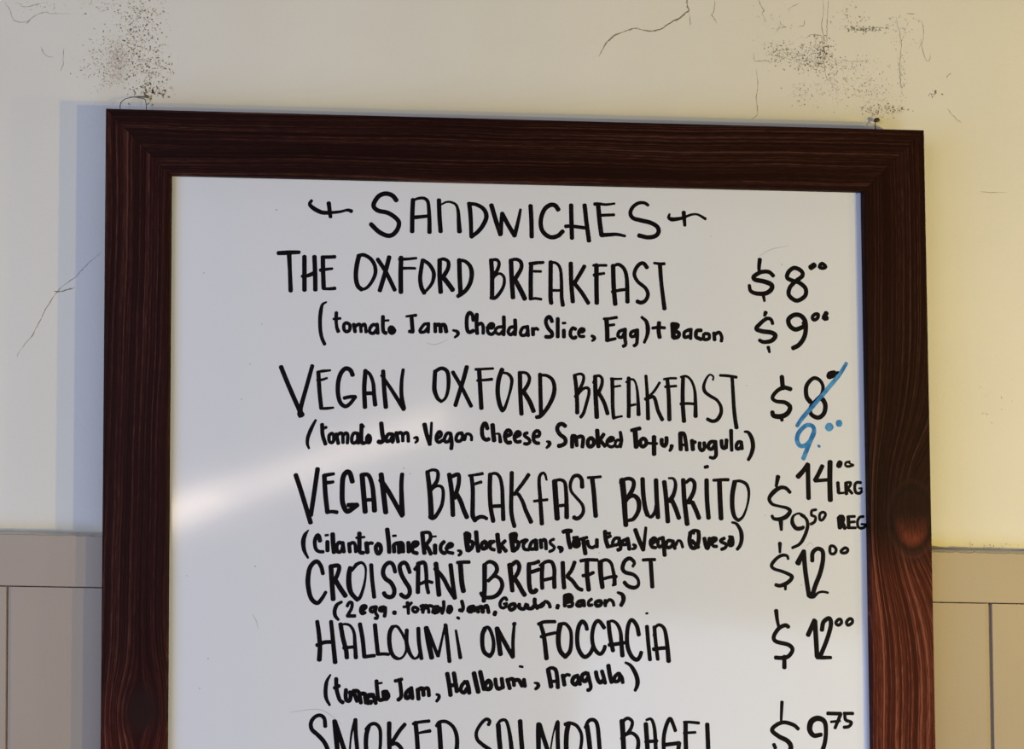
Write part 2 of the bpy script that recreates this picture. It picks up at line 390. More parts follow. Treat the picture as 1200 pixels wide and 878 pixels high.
for cx, cz, rx, rz, cnt, size, dark in CLUSTERS:
    for _ in range(int(cnt * 1.7)):
        x = cx + rnd.gauss(0, 0.55) * rx; z = cz + rnd.gauss(0, 0.55) * rz
        r = size * 0.00038 * (0.35 + rnd.random() ** 2 * 1.3) * (0.6 + 0.4 * dark)
        flat_poly(bm, x, z, r, -0.00012, 1, rnd.uniform(1.0, 2.6), rnd.uniform(0, math.pi))
        if rnd.random() < 0.4:
            flat_poly(bm, x + rnd.uniform(-1, 1) * 0.0016, z + rnd.uniform(-1, 1) * 0.0016, r * 1.2, -0.0005, 2, 1.4, rnd.uniform(0, math.pi))
for w0, w1, pts in CRACKS:
    Pn, Tn = spline(pts, 0.0025)
    L_, R_ = [], []
    for i, p in enumerate(Pn):
        d = Pn[min(i + 1, len(Pn) - 1)] - Pn[max(i - 1, 0)]
        nn = Vector((-d.y, d.x)).normalized() if d.length else Vector((0, 1))
        e = min(1.0, 4 * min(Tn[i], 1 - Tn[i]) + 0.25)
        wv = 0.00050 * (w0 + (w1 - w0) * Tn[i]) * rnd.uniform(0.35, 1.25) * e
        j = Vector((rnd.uniform(-1, 1), rnd.uniform(-1, 1))) * 0.0004
        L_.append(bm.verts.new((p.x + j.x + nn.x * wv, -0.0001, p.y + j.y + nn.y * wv)))
        R_.append(bm.verts.new((p.x + j.x - nn.x * wv, -0.0001, p.y + j.y - nn.y * wv)))
    for i in range(len(Pn) - 1):
        f = bm.faces.new((L_[i], L_[i + 1], R_[i + 1], R_[i])); f.material_index = 1
structure(link('wall_back', bm, [M_WALL, M_CHIP, M_FLAKE]))

# wainscot: the flat top rail with a slightly ragged painted edge
(xa, za), (xb, zb), (xc, zc), (xd, zd) = RAIL
bm = bmesh.new(); prev = None; N = 1350
for i in range(N + 1):
    t = i / N; x = xa + (xb - xa) * t
    rag = rnd.uniform(-0.0004, 0.0004) + (rnd.uniform(0, 0.0016) if x > 0.42 and rnd.random() < 0.16 else 0)
    zm = za + (zb - za) * t; zt = zm + rag; zl = zd + (zc - zd) * t
    cur = [bm.verts.new(p) for p in ((x, -0.0002, zm + 0.0004), (x, -0.0171, zt), (x, -0.0177, zt - 0.0007), (x, -0.0177, zl + 0.0006), (x, -0.0171, zl), (x, -0.0002, zl))]
    if prev:
        for k in range(6):
            f = bm.faces.new((prev[k], prev[(k + 1) % 6], cur[(k + 1) % 6], cur[k]))
            f.material_index = 1 if k == 0 else 0
    else:
        bm.faces.new(cur)
    prev = cur
bm.faces.new(prev[::-1])
structure(link('trim_1', bm, [M_GREIGE, M_WALL]))


# the boards below, meeting in narrow gaps
def panel(name, xt0, xb0, xt1, xb1, v0, v1):
    """front at y=-0.015; v0/v1: width of the eased edge along the gap on that side"""
    bm = bmesh.new(); zt = lambda x: zd + (zc - zd) * (x - xd) / (xc - xd) - 0.0014
    zlow = -1.44; rings = []
    for top in (True, False):
        x0, x1 = (xt0, xt1) if top else (xb0, xb1)
        prof = [(x0, -0.0004)]
        prof += [(x0, -0.0136), (x0 + v0, -0.015)] if v0 else [(x0, -0.015)]
        prof += [(x1 - v1, -0.015), (x1, -0.0134)] if v1 else [(x1, -0.015)]
        prof += [(x1, -0.0004)]
        rings.append([bm.verts.new((x, y, zt(x) if top else zlow)) for x, y in prof])
    a, b = rings; n = len(a)
    for k in range(n):
        bm.faces.new((a[k], a[(k + 1) % n], b[(k + 1) % n], b[k]))
    bm.faces.new(a[::-1]); bm.faces.new(b)
    structure(link(name, bm, M_GREIGE))


(g0t, g0b), (g1t, g1b) = GROOVES
panel('trim_2', xa, xa, g0t - 0.0007, g0b - 0.0007, 0, 0)
panel('trim_3', g0t + 0.0007, g0b + 0.0007, g1t - 0.0014, g1b - 0.0014, 0.0034, 0.0042)
panel('trim_4', g1t + 0.0014, g1b + 0.0014, xb, xb, 0, 0)
for gt, gb, hw in ((g0t, g0b, 0.0006), (g1t, g1b, 0.0013)):      # the tongue seen in each gap
    bm = bmesh.new(); q = []
    for y in (-0.0115, -0.0006):
        for x, z in ((gt - hw, -0.2), (gt + hw, -0.2), (gb + hw, -1.43), (gb - hw, -1.43)):
            q.append(bm.verts.new((x, y, z if z < -1 else zd + (zc - zd) * (x - xd) / (xc - xd) - 0.003)))
    for f in ((0, 1, 2, 3), (7, 6, 5, 4), (0, 4, 5, 1), (1, 5, 6, 2), (2, 6, 7, 3), (3, 7, 4, 0)):
        bm.faces.new([q[i] for i in f])
    bmesh.ops.recalc_face_normals(bm, faces=bm.faces)
    structure(link('trim_5' if gt == g0t else 'trim_6', bm, M_GREIGE))

# ------------------------------------------------------------------ the menu board
board = bpy.data.objects.new('menu_board', None); COL.objects.link(board); board.location = BASE
board.empty_display_size = 0.1
board['label'] = 'dark wood framed whiteboard handwritten with a sandwich menu, hung on the wall'
board['category'] = 'menu board'
YFRONT, YBACK, YFACE = -0.0105, 0.0115, -0.0030       # relative to the board's base at y = BASE[1]
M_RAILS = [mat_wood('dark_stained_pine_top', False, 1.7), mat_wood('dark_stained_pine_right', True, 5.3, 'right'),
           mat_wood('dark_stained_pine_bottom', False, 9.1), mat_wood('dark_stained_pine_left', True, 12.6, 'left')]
SIDE = ['top', 'right', 'bottom', 'left']


def frame_rail(k):
    bm = bmesh.new()
    ends = []
    for c in (k, (k + 1) % 4):
        o, i_ = Vector(OUTER[c]) / 1000, Vector(INNER[c]) / 1000
        ends.append((o, i_))
    d = (ends[1][0] - ends[0][0]).normalized()
    prof = [(0, YBACK), (0, YFRONT + 0.0011), (0.018, YFRONT), (0.975, YFRONT), (1.0, YFRONT + 0.0012), (1.0, YBACK)]
    N = 24; rings = []
    for s in range(N + 1):
        t = s / N; ring = []
        for q, y in prof:
            a = ends[0][0].lerp(ends[0][1], q) + d * 0.00012; b = ends[1][0].lerp(ends[1][1], q) - d * 0.00012
            p = a.lerp(b, t); ring.append(bm.verts.new((p.x, y, p.y)))
        rings.append(ring)
    n = len(prof)
    for a, b in zip(rings, rings[1:]):
        for j in range(n):
            bm.faces.new((a[j], b[j], b[(j + 1) % n], a[(j + 1) % n]))
    bm.faces.new(rings[0]); bm.faces.new(rings[-1][::-1])
    bmesh.ops.recalc_face_normals(bm, faces=bm.faces)
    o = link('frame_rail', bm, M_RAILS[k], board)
    return o


for k in range(4):
    r = frame_rail(k)
    if SIDE[k] == 'right':
        r['label'] = 'right frame rail with a reddish knot'
    if SIDE[k] == 'left':
        r['label'] = 'left frame rail with a round dark knot'

bm = bmesh.new()
I4 = [Vector(p) / 1000 for p in INNER]
fr = [bm.verts.new((p.x, YFACE, p.y)) for p in I4]
cen = sum(I4, Vector((0, 0))) / 4
I5 = [p + (p - cen).normalized() * 0.012 for p in I4]
bm.free(); bm = bmesh.new()
fr = [bm.verts.new((p.x, YFACE, p.y)) for p in I4]; bk = [bm.verts.new((p.x, YBACK - 0.002, p.y)) for p in I4]
bm.faces.new(fr)
bm.faces.new(bk[::-1])
for k in range(4):
    bm.faces.new((fr[k], bk[k], bk[(k + 1) % 4], fr[(k + 1) % 4]))
bmesh.ops.recalc_face_normals(bm, faces=bm.faces)
panel_ob = link('whiteboard_panel', bm, M_BOARD, board)
panel_ob['label'] = 'glossy white writing surface'

INK = {
 'heading_lettering': """31,44,39:-2139,10296,-2156,10258,-2110,10216,-2040,10184,-1970,10182
33,26,39:-1970,10182,-1874,10193,-1800,10211,-1762,10200
44,36:-1978,10275,-1959,10142
46,44,46:-1339,10311,-1377,10356,-1437,10375,-1501,10354,-1545,10296,-1553,10247,-1510,10210,-1423,10192,-1348,10147,-1313,10099,-1327,10034,-1372,9982,-1426,9974,-1502,10009,-1577,10080
44:-1182,10322,-1187,10205,-1187,10015
26,44:-1182,10314,-1134,10334,-1080,10337,-1042,10305,-1030,10218,-1024,10120,-1023,10011
41,33:-1181,10150,-1030,10168
44:-936,10323,-930,10176,-917,10020
18,28,49:-918,10277,-869,10303,-821,10304,-772,10277,-752,10212,-745,10114,-738,10023
46,39:-647,10295,-633,10160,-625,9974
33,46,39:-658,10293,-582,10285,-511,10244,-483,10173,-510,10096,-558,10030,-625,9974
46:-437,10283,-391,10131,-347,10001
39:-343,10006,-340,10121,-334,10204
44:-334,10204,-271,10089,-212,9992
44,28:-212,9994,-179,10135,-158,10245
44:-62,10284,-53,10137,-49,9984
46,44,44:205,10249,174,10289,125,10293,71,10249,39,10160,42,10073,78,10013,138,9983,204,9999,249,10043
44:327,10297,331,10143,337,9977
44:457,10299,474,10146,501,9953
36:274,10090,334,10093,465,10078
36,23:552,10310,595,10313,661,10307,745,10318
46:587,10302,602,10148,621,10011
31:620,10203,695,10207,741,10210
44,28:621,10011,707,10018,772,10021,847,10007
31,44,44:1070,10308,1035,10329,980,10328,925,10291,898,10230,925,10181,1002,10160,1091,10140,1157,10103,1172,10053,1141,10012,1069,9997,981,10014
23,44,31:1278,10226,1269,10193,1300,10175,1361,10181,1416,10193
28,23,31:1416,10195,1488,10224,1543,10228,1587,10209,1626,10185
44,33:1415,10245,1426,10118""",
 'item_title:THE OXFORD BREAKFAST': """41,46,36:-2444,9790,-2354,9796,-2247,9802
46,39,44:-2341,9784,-2331,9617,-2321,9434
44:-2198,9762,-2195,9608,-2192,9442
44:-2104,9763,-2095,9610,-2090,9446
31,44:-2218,9573,-2158,9583,-2093,9612
44:-2025,9757,-2020,9611,-2012,9465
36:-2033,9758,-1959,9761,-1911,9764
36,26:-2047,9634,-1989,9644,-1935,9651
28,36:-2018,9458,-1954,9459,-1906,9464
46,44:-1686,9778,-1706,9680,-1712,9572,-1693,9491,-1655,9456
36,39,28:-1691,9778,-1638,9785,-1573,9747,-1535,9683,-1530,9607,-1565,9526,-1612,9471,-1655,9456
41:-1509,9746,-1432,9630,-1344,9456
44:-1400,9770,-1437,9619,-1485,9448
46:-1288,9767,-1290,9611,-1286,9435
33,26:-1305,9749,-1230,9753,-1144,9763
31,26:-1282,9663,-1207,9666,-1153,9665
39,44:-1084,9746,-1096,9668,-1106,9570,-1092,9484,-1064,9432
36,41,28:-1079,9744,-1024,9707,-981,9637,-979,9572,-1004,9507,-1064,9434
46:-923,9749,-921,9595,-910,9441
31,44:-933,9744,-885,9758,-841,9731,-844,9666,-883,9595
49:-894,9589,-845,9531,-796,9464
46:-737,9752,-731,9586,-720,9418
31,46,39:-744,9751,-685,9741,-636,9697,-617,9626,-631,9534,-677,9457,-748,9404
44:-434,9756,-424,9613,-422,9406
31,39:-436,9754,-382,9759,-358,9723,-376,9657,-424,9591
23,39:-423,9558,-391,9608,-348,9627,-310,9593,-309,9527,-336,9462,-389,9396,-433,9395
46:-245,9757,-237,9594,-223,9398
31,44:-252,9755,-198,9766,-152,9742,-148,9677,-207,9572
49:-201,9561,-152,9475,-110,9389
44:-52,9727,-55,9564,-53,9389
31:-67,9727,-12,9736,64,9740
23,33:-23,9722,9,9733,48,9738
28:-23,9654,43,9653
28:-37,9390,-10,9395,47,9387
44:135,9746,135,9558,136,9406,143,9351
26,41:127,9744,189,9734,227,9680,239,9560,242,9418,254,9331
28:142,9473,229,9474
44:327,9736,333,9550,349,9367
41:459,9710,413,9628,365,9548
41:365,9542,436,9453,498,9356
46:574,9723,575,9532,579,9357
28:544,9719,599,9720,670,9721
33,28:550,9625,599,9635,649,9644
46:734,9720,740,9534,756,9349
31,44:741,9718,787,9732,840,9689,867,9591,874,9372
33:726,9466,786,9482,857,9492
41,36,41:1061,9705,1031,9744,993,9740,955,9696,939,9635,972,9570,1043,9511,1071,9451,1049,9391,1005,9367,967,9379
26,33:1130,9750,1191,9744,1229,9745
44,39,44:1185,9738,1202,9541,1231,9311""",
 'ingredient_line:tomato jam cheddar egg': """19,39,37,35:-1985,9332,-2021,9309,-2036,9244,-2042,9163,-2037,9067,-2022,8994,-1995,8934
37,33,39:-1890,9234,-1891,9157,-1883,9093,-1869,9056
27:-1915,9173,-1851,9180
35:-1793,9138,-1816,9122,-1817,9081,-1795,9055,-1765,9070,-1762,9118,-1793,9138
37:-1726,9127,-1711,9054
33:-1712,9103,-1682,9127,-1664,9120,-1655,9055
33:-1656,9103,-1632,9128,-1618,9120,-1609,9052
35:-1505,9113,-1542,9125,-1573,9088,-1573,9052,-1537,9044,-1501,9089
37:-1506,9130,-1498,9042
39:-1452,9203,-1451,9106,-1444,9058,-1420,9046
23:-1442,9164,-1398,9167
48:-1373,9099,-1386,9074,-1368,9050,-1346,9071,-1373,9099
23,33:-1233,9207,-1185,9213,-1141,9219
40:-1183,9206,-1176,9126,-1170,9061
35:-1203,9064,-1167,9061
33:-1023,9136,-1059,9135,-1097,9086,-1099,9060,-1058,9064,-1021,9111
35:-1022,9144,-1024,9059
37:-960,9140,-956,9063
42:-950,9128,-914,9129,-905,9064
42:-906,9125,-870,9129,-853,9065
25,40,23:-788,9080,-752,9070,-741,9042,-772,9013
39:-597,9177,-606,9226,-633,9250,-656,9217,-661,9148,-653,9083,-631,9063,-594,9080
39:-565,9235,-567,9141,-560,9052
35:-559,9133,-522,9150,-504,9118,-503,9054
35:-465,9106,-421,9115,-405,9139,-433,9147,-459,9110,-457,9065,-424,9045,-400,9062
33:-469,9110,-416,9106,-405,9139,-433,9147,-461,9102,-457,9061,-424,9044,-396,9066
33:-319,9120,-368,9111,-388,9074,-351,9048,-315,9079
39:-309,9214,-306,9120,-309,9043
35:-202,9121,-246,9113,-266,9072,-241,9044,-201,9081
39:-201,9186,-197,9113,-201,9044
35:-84,9119,-124,9114,-148,9073,-140,9042,-99,9045,-75,9090
37:-84,9127,-75,9037
39:-31,9107,-28,9046
33:-27,9091,2,9108,18,9096
39:152,9175,131,9219,103,9207,93,9166,116,9109,149,9073,153,9040,129,9028,92,9029
40:206,9204,207,9029
27:254,9161,279,9163
40:265,9094,266,9029
37:377,9104,352,9116,328,9079,332,9038,361,9018,381,9031
33:410,9076,446,9093,459,9105,430,9109,406,9076,418,9039,459,9036
29:404,9073,453,9081,459,9107,422,9107,404,9064,422,9037,461,9037
32,40,23:533,9043,555,9029,555,9010,535,8994
29,32:648,9207,710,9212,771,9222
46:673,9202,680,9091,682,9000
29:685,9143,747,9153
32:674,8999,760,9019
35:845,9106,796,9087,784,9044,821,9032,846,9075
38,35:852,9112,852,9020,858,8965,834,8946
35:962,9101,913,9084,907,9045,938,9043,963,9076
38,35:969,9107,969,9034,963,8972,938,8953
29,46,29:1011,9228,1055,9188,1071,9121,1064,9053,1037,8985
43:1179,9177,1175,9097,1185,9036
32:1116,9124,1172,9132,1234,9128
49:1310,9167,1318,9038
40:1314,9167,1363,9155,1326,9105
40:1326,9099,1370,9081,1364,9044,1320,9032
35:1469,9113,1425,9088,1425,9039,1475,9052
35:1487,9120,1484,9027
40:1586,9108,1543,9102,1537,9046,1586,9022
35:1623,9078,1661,9072,1661,9029,1611,9023,1611,9072
38:1710,9085,1716,9018
35:1716,9067,1760,9092,1785,9049,1781,9006""",
 'item_title:VEGAN OXFORD BREAKFAST': """44:-2399,8717,-2343,8583,-2277,8434,-2214,8296
39,44:-2107,8730,-2152,8553,-2197,8382,-2214,8307
51,57:-2212,8307,-2215,8262,-2196,8277
41:-2050,8672,-2036,8490,-2017,8330
26,31,21:-2053,8672,-2006,8681,-1937,8688
31,23:-2057,8595,-2015,8599,-1968,8615
26,31,23:-2026,8328,-1968,8330,-1904,8337
44,44,36:-1728,8645,-1750,8691,-1793,8707,-1835,8669,-1861,8588,-1864,8481,-1842,8390,-1798,8351,-1756,8370,-1699,8440
36:-1699,8442,-1747,8441,-1805,8428
44:-1609,8689,-1618,8526,-1609,8342
31,44:-1609,8685,-1568,8655,-1535,8570,-1525,8463,-1513,8366
39:-1614,8475,-1523,8476
41,46:-1443,8687,-1430,8506,-1413,8346
33,44:-1456,8646,-1374,8528,-1298,8411,-1244,8328
44,33:-1244,8337,-1267,8454,-1268,8594,-1255,8702
41,46,33:-953,8692,-958,8597,-957,8511,-929,8436,-893,8404
36,41,26:-959,8685,-895,8718,-841,8690,-826,8609,-831,8512,-854,8437,-893,8402
39:-787,8683,-699,8535,-610,8363
44,41:-655,8735,-684,8621,-726,8481,-759,8368
28,26:-572,8711,-491,8716,-405,8721
44:-538,8709,-527,8547,-513,8343
26,31:-555,8605,-479,8612,-415,8620
46,44:-320,8713,-352,8614,-360,8495,-342,8387,-317,8328
23,36,26,41:-340,8684,-269,8674,-229,8626,-233,8550,-257,8453,-293,8345,-317,8323
44:-151,8686,-146,8508,-133,8292
28,41:-156,8687,-91,8681,-60,8638,-74,8573,-122,8497
46:-106,8492,-56,8411,-18,8320
41:41,8672,46,8499,53,8294
28,44,39:39,8661,104,8659,159,8619,179,8543,165,8457,117,8359,53,8278,10,8263
39,42:371,8664,384,8575,395,8429,398,8307
25,37:363,8664,424,8679,455,8661,453,8608,425,8543,381,8461
29,35:385,8461,450,8535,499,8544,509,8495,487,8405,459,8308,431,8267
42,48:567,8658,570,8528,577,8398,585,8268
25,39:555,8654,604,8663,633,8634,629,8569,593,8488
27:551,8593,567,8642
40:609,8488,654,8407,688,8302
40,37:731,8635,734,8513,736,8383,745,8270
29,21:719,8635,760,8634,821,8636
23:744,8558,809,8569
29,21:741,8258,778,8270,827,8279
40:889,8645,889,8507,891,8385,890,8275
25,23,42:866,8604,915,8633,948,8613,969,8540,980,8426,985,8296
27:892,8377,953,8393
31,42:1054,8667,1065,8525,1072,8386,1076,8256
27:1186,8603,1137,8525,1084,8468
35,40:1071,8451,1121,8468,1145,8436,1170,8338,1213,8249
35:1049,8443,1088,8464
39,44:1260,8632,1272,8510,1278,8372,1281,8250
25:1227,8636,1284,8645,1346,8646
27:1239,8563,1285,8567,1346,8572
40,44:1412,8650,1408,8528,1410,8389,1422,8235
25,27,44:1391,8658,1441,8667,1490,8627,1523,8537,1532,8407,1533,8284
29:1388,8401,1458,8406,1523,8402
19,21,37,31,40,35:1700,8633,1704,8665,1671,8684,1638,8648,1612,8579,1622,8522,1672,8481,1738,8441,1775,8384,1779,8319,1746,8258,1697,8238,1647,8259
29,31:1770,8678,1837,8675,1928,8662
35,39,42:1886,8659,1894,8532,1903,8377,1915,8263,1929,8178""",
 'ingredient_line:tomato jam vegan cheese tofu arugula': """25,39,35,23:-2067,8219,-2102,8150,-2136,8062,-2141,7998,-2125,7954
40,39:-2007,8179,-2000,8079,-1972,7995
31:-1998,8139,-1967,8153
35:-1914,8096,-1939,8076,-1938,8024,-1917,8008,-1897,8028,-1898,8080,-1916,8096
37:-1874,8092,-1853,8000
35:-1870,8072,-1834,8100,-1814,8084,-1809,8008
35:-1814,8072,-1783,8101,-1766,8081,-1769,8005
35:-1675,8098,-1711,8097,-1729,8049,-1720,8009,-1690,8013,-1666,8050
39:-1673,8098,-1666,8005
42,35:-1638,8178,-1639,8074,-1630,8006,-1594,8014
27:-1640,8162,-1616,8162
35:-1571,8082,-1588,8058,-1586,8018,-1566,8010,-1554,8034,-1559,8070,-1577,8082
44:-1454,8195,-1444,8107,-1433,8035,-1462,8015,-1478,8023
37:-1347,8092,-1387,8092,-1407,8051,-1402,8023,-1367,8036,-1347,8076
37:-1347,8092,-1339,8036,-1350,8016
39:-1312,8108,-1294,8020
35:-1303,8092,-1272,8109,-1253,8085,-1250,8028
35:-1255,8085,-1215,8109,-1202,8085,-1198,8025
21,35,33,21:-1147,8057,-1119,8062,-1114,8033,-1134,8013
46,40:-1048,8187,-1027,8094,-995,7998
33,27:-995,8002,-987,8087,-982,8203
35:-938,8047,-894,8079,-892,8111,-911,8118,-934,8079,-934,8039,-910,8019,-874,8039
35:-802,8104,-834,8104,-859,8055,-849,8023,-817,8032,-798,8072
39:-802,8100,-793,8048,-789,8000,-794,7959
35:-693,8109,-730,8101,-749,8064,-741,8032,-705,8036,-685,8073
39:-697,8105,-669,8045
31:-665,8057,-653,8097,-621,8097,-604,8073,-604,8041
42,40:-454,8151,-468,8195,-485,8199,-504,8155,-502,8090,-483,8054,-459,8046,-439,8054
46:-406,8188,-399,8115,-390,8039
19,39:-371,8103,-342,8099,-330,8027
40:-294,8076,-233,8100,-242,8132,-266,8136,-286,8100,-281,8043,-257,8019,-233,8024
37:-197,8068,-144,8097,-153,8121,-173,8121,-197,8084,-192,8044,-172,8027,-140,8032
35:-76,8114,-100,8105,-100,8085,-59,8053,-51,8029,-75,8009,-103,8012
37:-19,8078,34,8086,38,8122,13,8134,-15,8102,-14,8045,6,8021,35,8017
23,42,25:110,8034,136,8026,132,7998,108,7974
42:285,8181,256,8201,224,8193,208,8152,233,8104,282,8064,286,8023,254,7999,221,7992
42:351,8080,351,7983
39:351,8088,383,8081,396,7996
39:404,8077,436,8085,456,8065,449,7984
42:526,8069,501,8041,506,7997,530,7989,559,8017,550,8058,526,8069
44:589,8143,595,8066,603,7989
39:652,8107,615,8050
39:615,8050,665,7994
33:689,8034,746,8055,738,8075,713,8075,685,8042,689,8006,722,7986,746,7994
31:811,8051,779,8051,762,8019,771,7990,799,7995,815,8027
33,39,23:811,8128,821,8051,816,7982
37,39:917,8145,966,8158,999,8165
50:951,8146,958,8060,963,7988
40:1028,8069,1003,8045,1006,8004,1032,7992,1061,8021,1052,8057,1028,8069
29:1056,8025,1163,8021
46:1134,8086,1134,8005,1135,7920
42:1208,8062,1208,8022,1233,7998,1253,8030,1253,8079
42,29:1304,8002,1298,7974,1284,7953
44:1386,8120,1388,8039,1391,7966
39:1384,8120,1421,8117,1438,8048,1448,7962
29:1393,8011,1442,8011
44:1499,8052,1508,7967
35:1503,8024,1532,8040
39:1573,8032,1573,7984,1594,7959,1619,7984,1616,8033
39:1721,8042,1680,8041,1656,8009,1664,7976,1693,7976,1717,8009
39,39,31:1725,8046,1730,7968,1730,7912,1705,7887,1672,7895
39:1783,8054,1787,8001,1804,7981,1824,7993,1833,8059
37,35:1830,8063,1830,7985
40,35:1876,8153,1878,8059,1882,7961
37:1977,8039,1948,8043,1927,8010,1932,7978,1960,7982,1981,8011
39:1973,8043,1981,7978
23,42,44,33:2006,8141,2043,8134,2076,8077,2088,8003,2072,7930,2043,7873""",
 'item_title:VEGAN BREAKFAST BURRITO': """46:-2244,7705,-2188,7541,-2099,7260
46,44:-2042,7763,-2067,7563,-2098,7329
46:-1979,7701,-1966,7531,-1944,7356
39,31:-1977,7701,-1932,7710,-1890,7717
39,31:-1968,7633,-1925,7636,-1894,7642
33,39:-1948,7359,-1900,7364,-1855,7358
49:-1716,7644,-1741,7724,-1773,7732,-1804,7681,-1810,7553,-1804,7447,-1773,7375,-1741,7373,-1668,7429
33,44:-1668,7429,-1710,7430,-1753,7424
51:-1627,7709,-1611,7544,-1593,7363
39,51:-1619,7712,-1566,7704,-1530,7608,-1515,7491,-1506,7374
36:-1600,7473,-1515,7478
51:-1449,7715,-1425,7545,-1401,7358
49,44:-1453,7662,-1372,7545,-1247,7327
54,44,41:-1247,7338,-1254,7492,-1258,7631,-1252,7718
44,54:-1015,7741,-997,7605,-984,7485,-974,7318
27,44:-1019,7741,-967,7759,-922,7746,-916,7694,-933,7638,-985,7573
25,44:-1000,7533,-957,7589,-913,7610,-873,7590,-864,7518,-879,7422,-926,7334,-961,7306,-986,7321
46:-810,7718,-788,7582,-779,7478,-771,7334
39,44:-781,7699,-737,7719,-719,7707,-720,7631,-740,7551,-759,7494
46:-740,7538,-699,7463,-670,7383,-639,7315
40,48:-601,7704,-587,7583,-586,7447,-585,7335,-560,7287
25,33:-625,7707,-557,7716,-496,7727
29,33:-572,7628,-508,7648
42,35:-560,7295,-520,7319,-480,7318,-452,7303
44:-424,7721,-426,7584,-417,7416,-391,7280
29,44:-424,7721,-371,7729,-331,7689,-310,7593,-304,7472,-296,7296
37:-405,7420,-312,7424
42:-220,7738,-221,7585,-223,7401,-210,7304,-190,7232
40,35:-60,7719,-112,7642,-192,7537
33,44:-196,7533,-160,7537,-115,7465,-86,7385,-33,7273
23,35,44:110,7671,97,7720,73,7736,45,7707,40,7643,50,7514,59,7394,69,7257
29:-6,7470,59,7478,119,7484
54:187,7660,196,7531,205,7418,214,7306
29,48:183,7664,244,7672,284,7644,297,7547,302,7427,304,7318
33:221,7426,294,7435
44,29,44:449,7605,443,7677,410,7713,365,7701,337,7636,346,7564,399,7500,452,7436,461,7371,432,7323,400,7307,372,7319
29:503,7694,568,7698,625,7704
46:544,7686,561,7549,570,7436,580,7331
60,49:830,7674,848,7514,857,7377,867,7246
33,46:813,7645,854,7680,906,7686,940,7657,929,7583,854,7462
30,49,35:849,7440,889,7503,941,7526,987,7480,988,7389,942,7309,890,7291
46:1025,7686,1033,7538,1051,7412,1074,7343
30,44:1074,7343,1109,7326,1149,7378,1161,7435
46:1154,7676,1161,7504,1174,7321
46:1233,7659,1250,7516,1269,7281
22,49:1276,7693,1322,7688,1342,7631,1323,7539,1282,7476
46:1305,7487,1340,7413,1375,7316
46,49:1415,7679,1427,7482,1454,7259
33,46:1444,7654,1485,7683,1523,7649,1514,7563,1462,7465
41:1456,7465,1503,7465
46:1503,7465,1538,7391,1567,7317
46:1640,7678,1644,7495,1659,7317
35:1624,7799,1651,7807
30,35:1706,7676,1776,7681,1849,7682
49:1764,7667,1770,7495,1780,7312
49,46,35:1910,7657,1889,7542,1889,7415,1910,7329,1947,7295
27,35,22,33:1898,7666,1968,7669,2027,7634,2048,7554,2032,7439,1992,7335,1947,7295""",
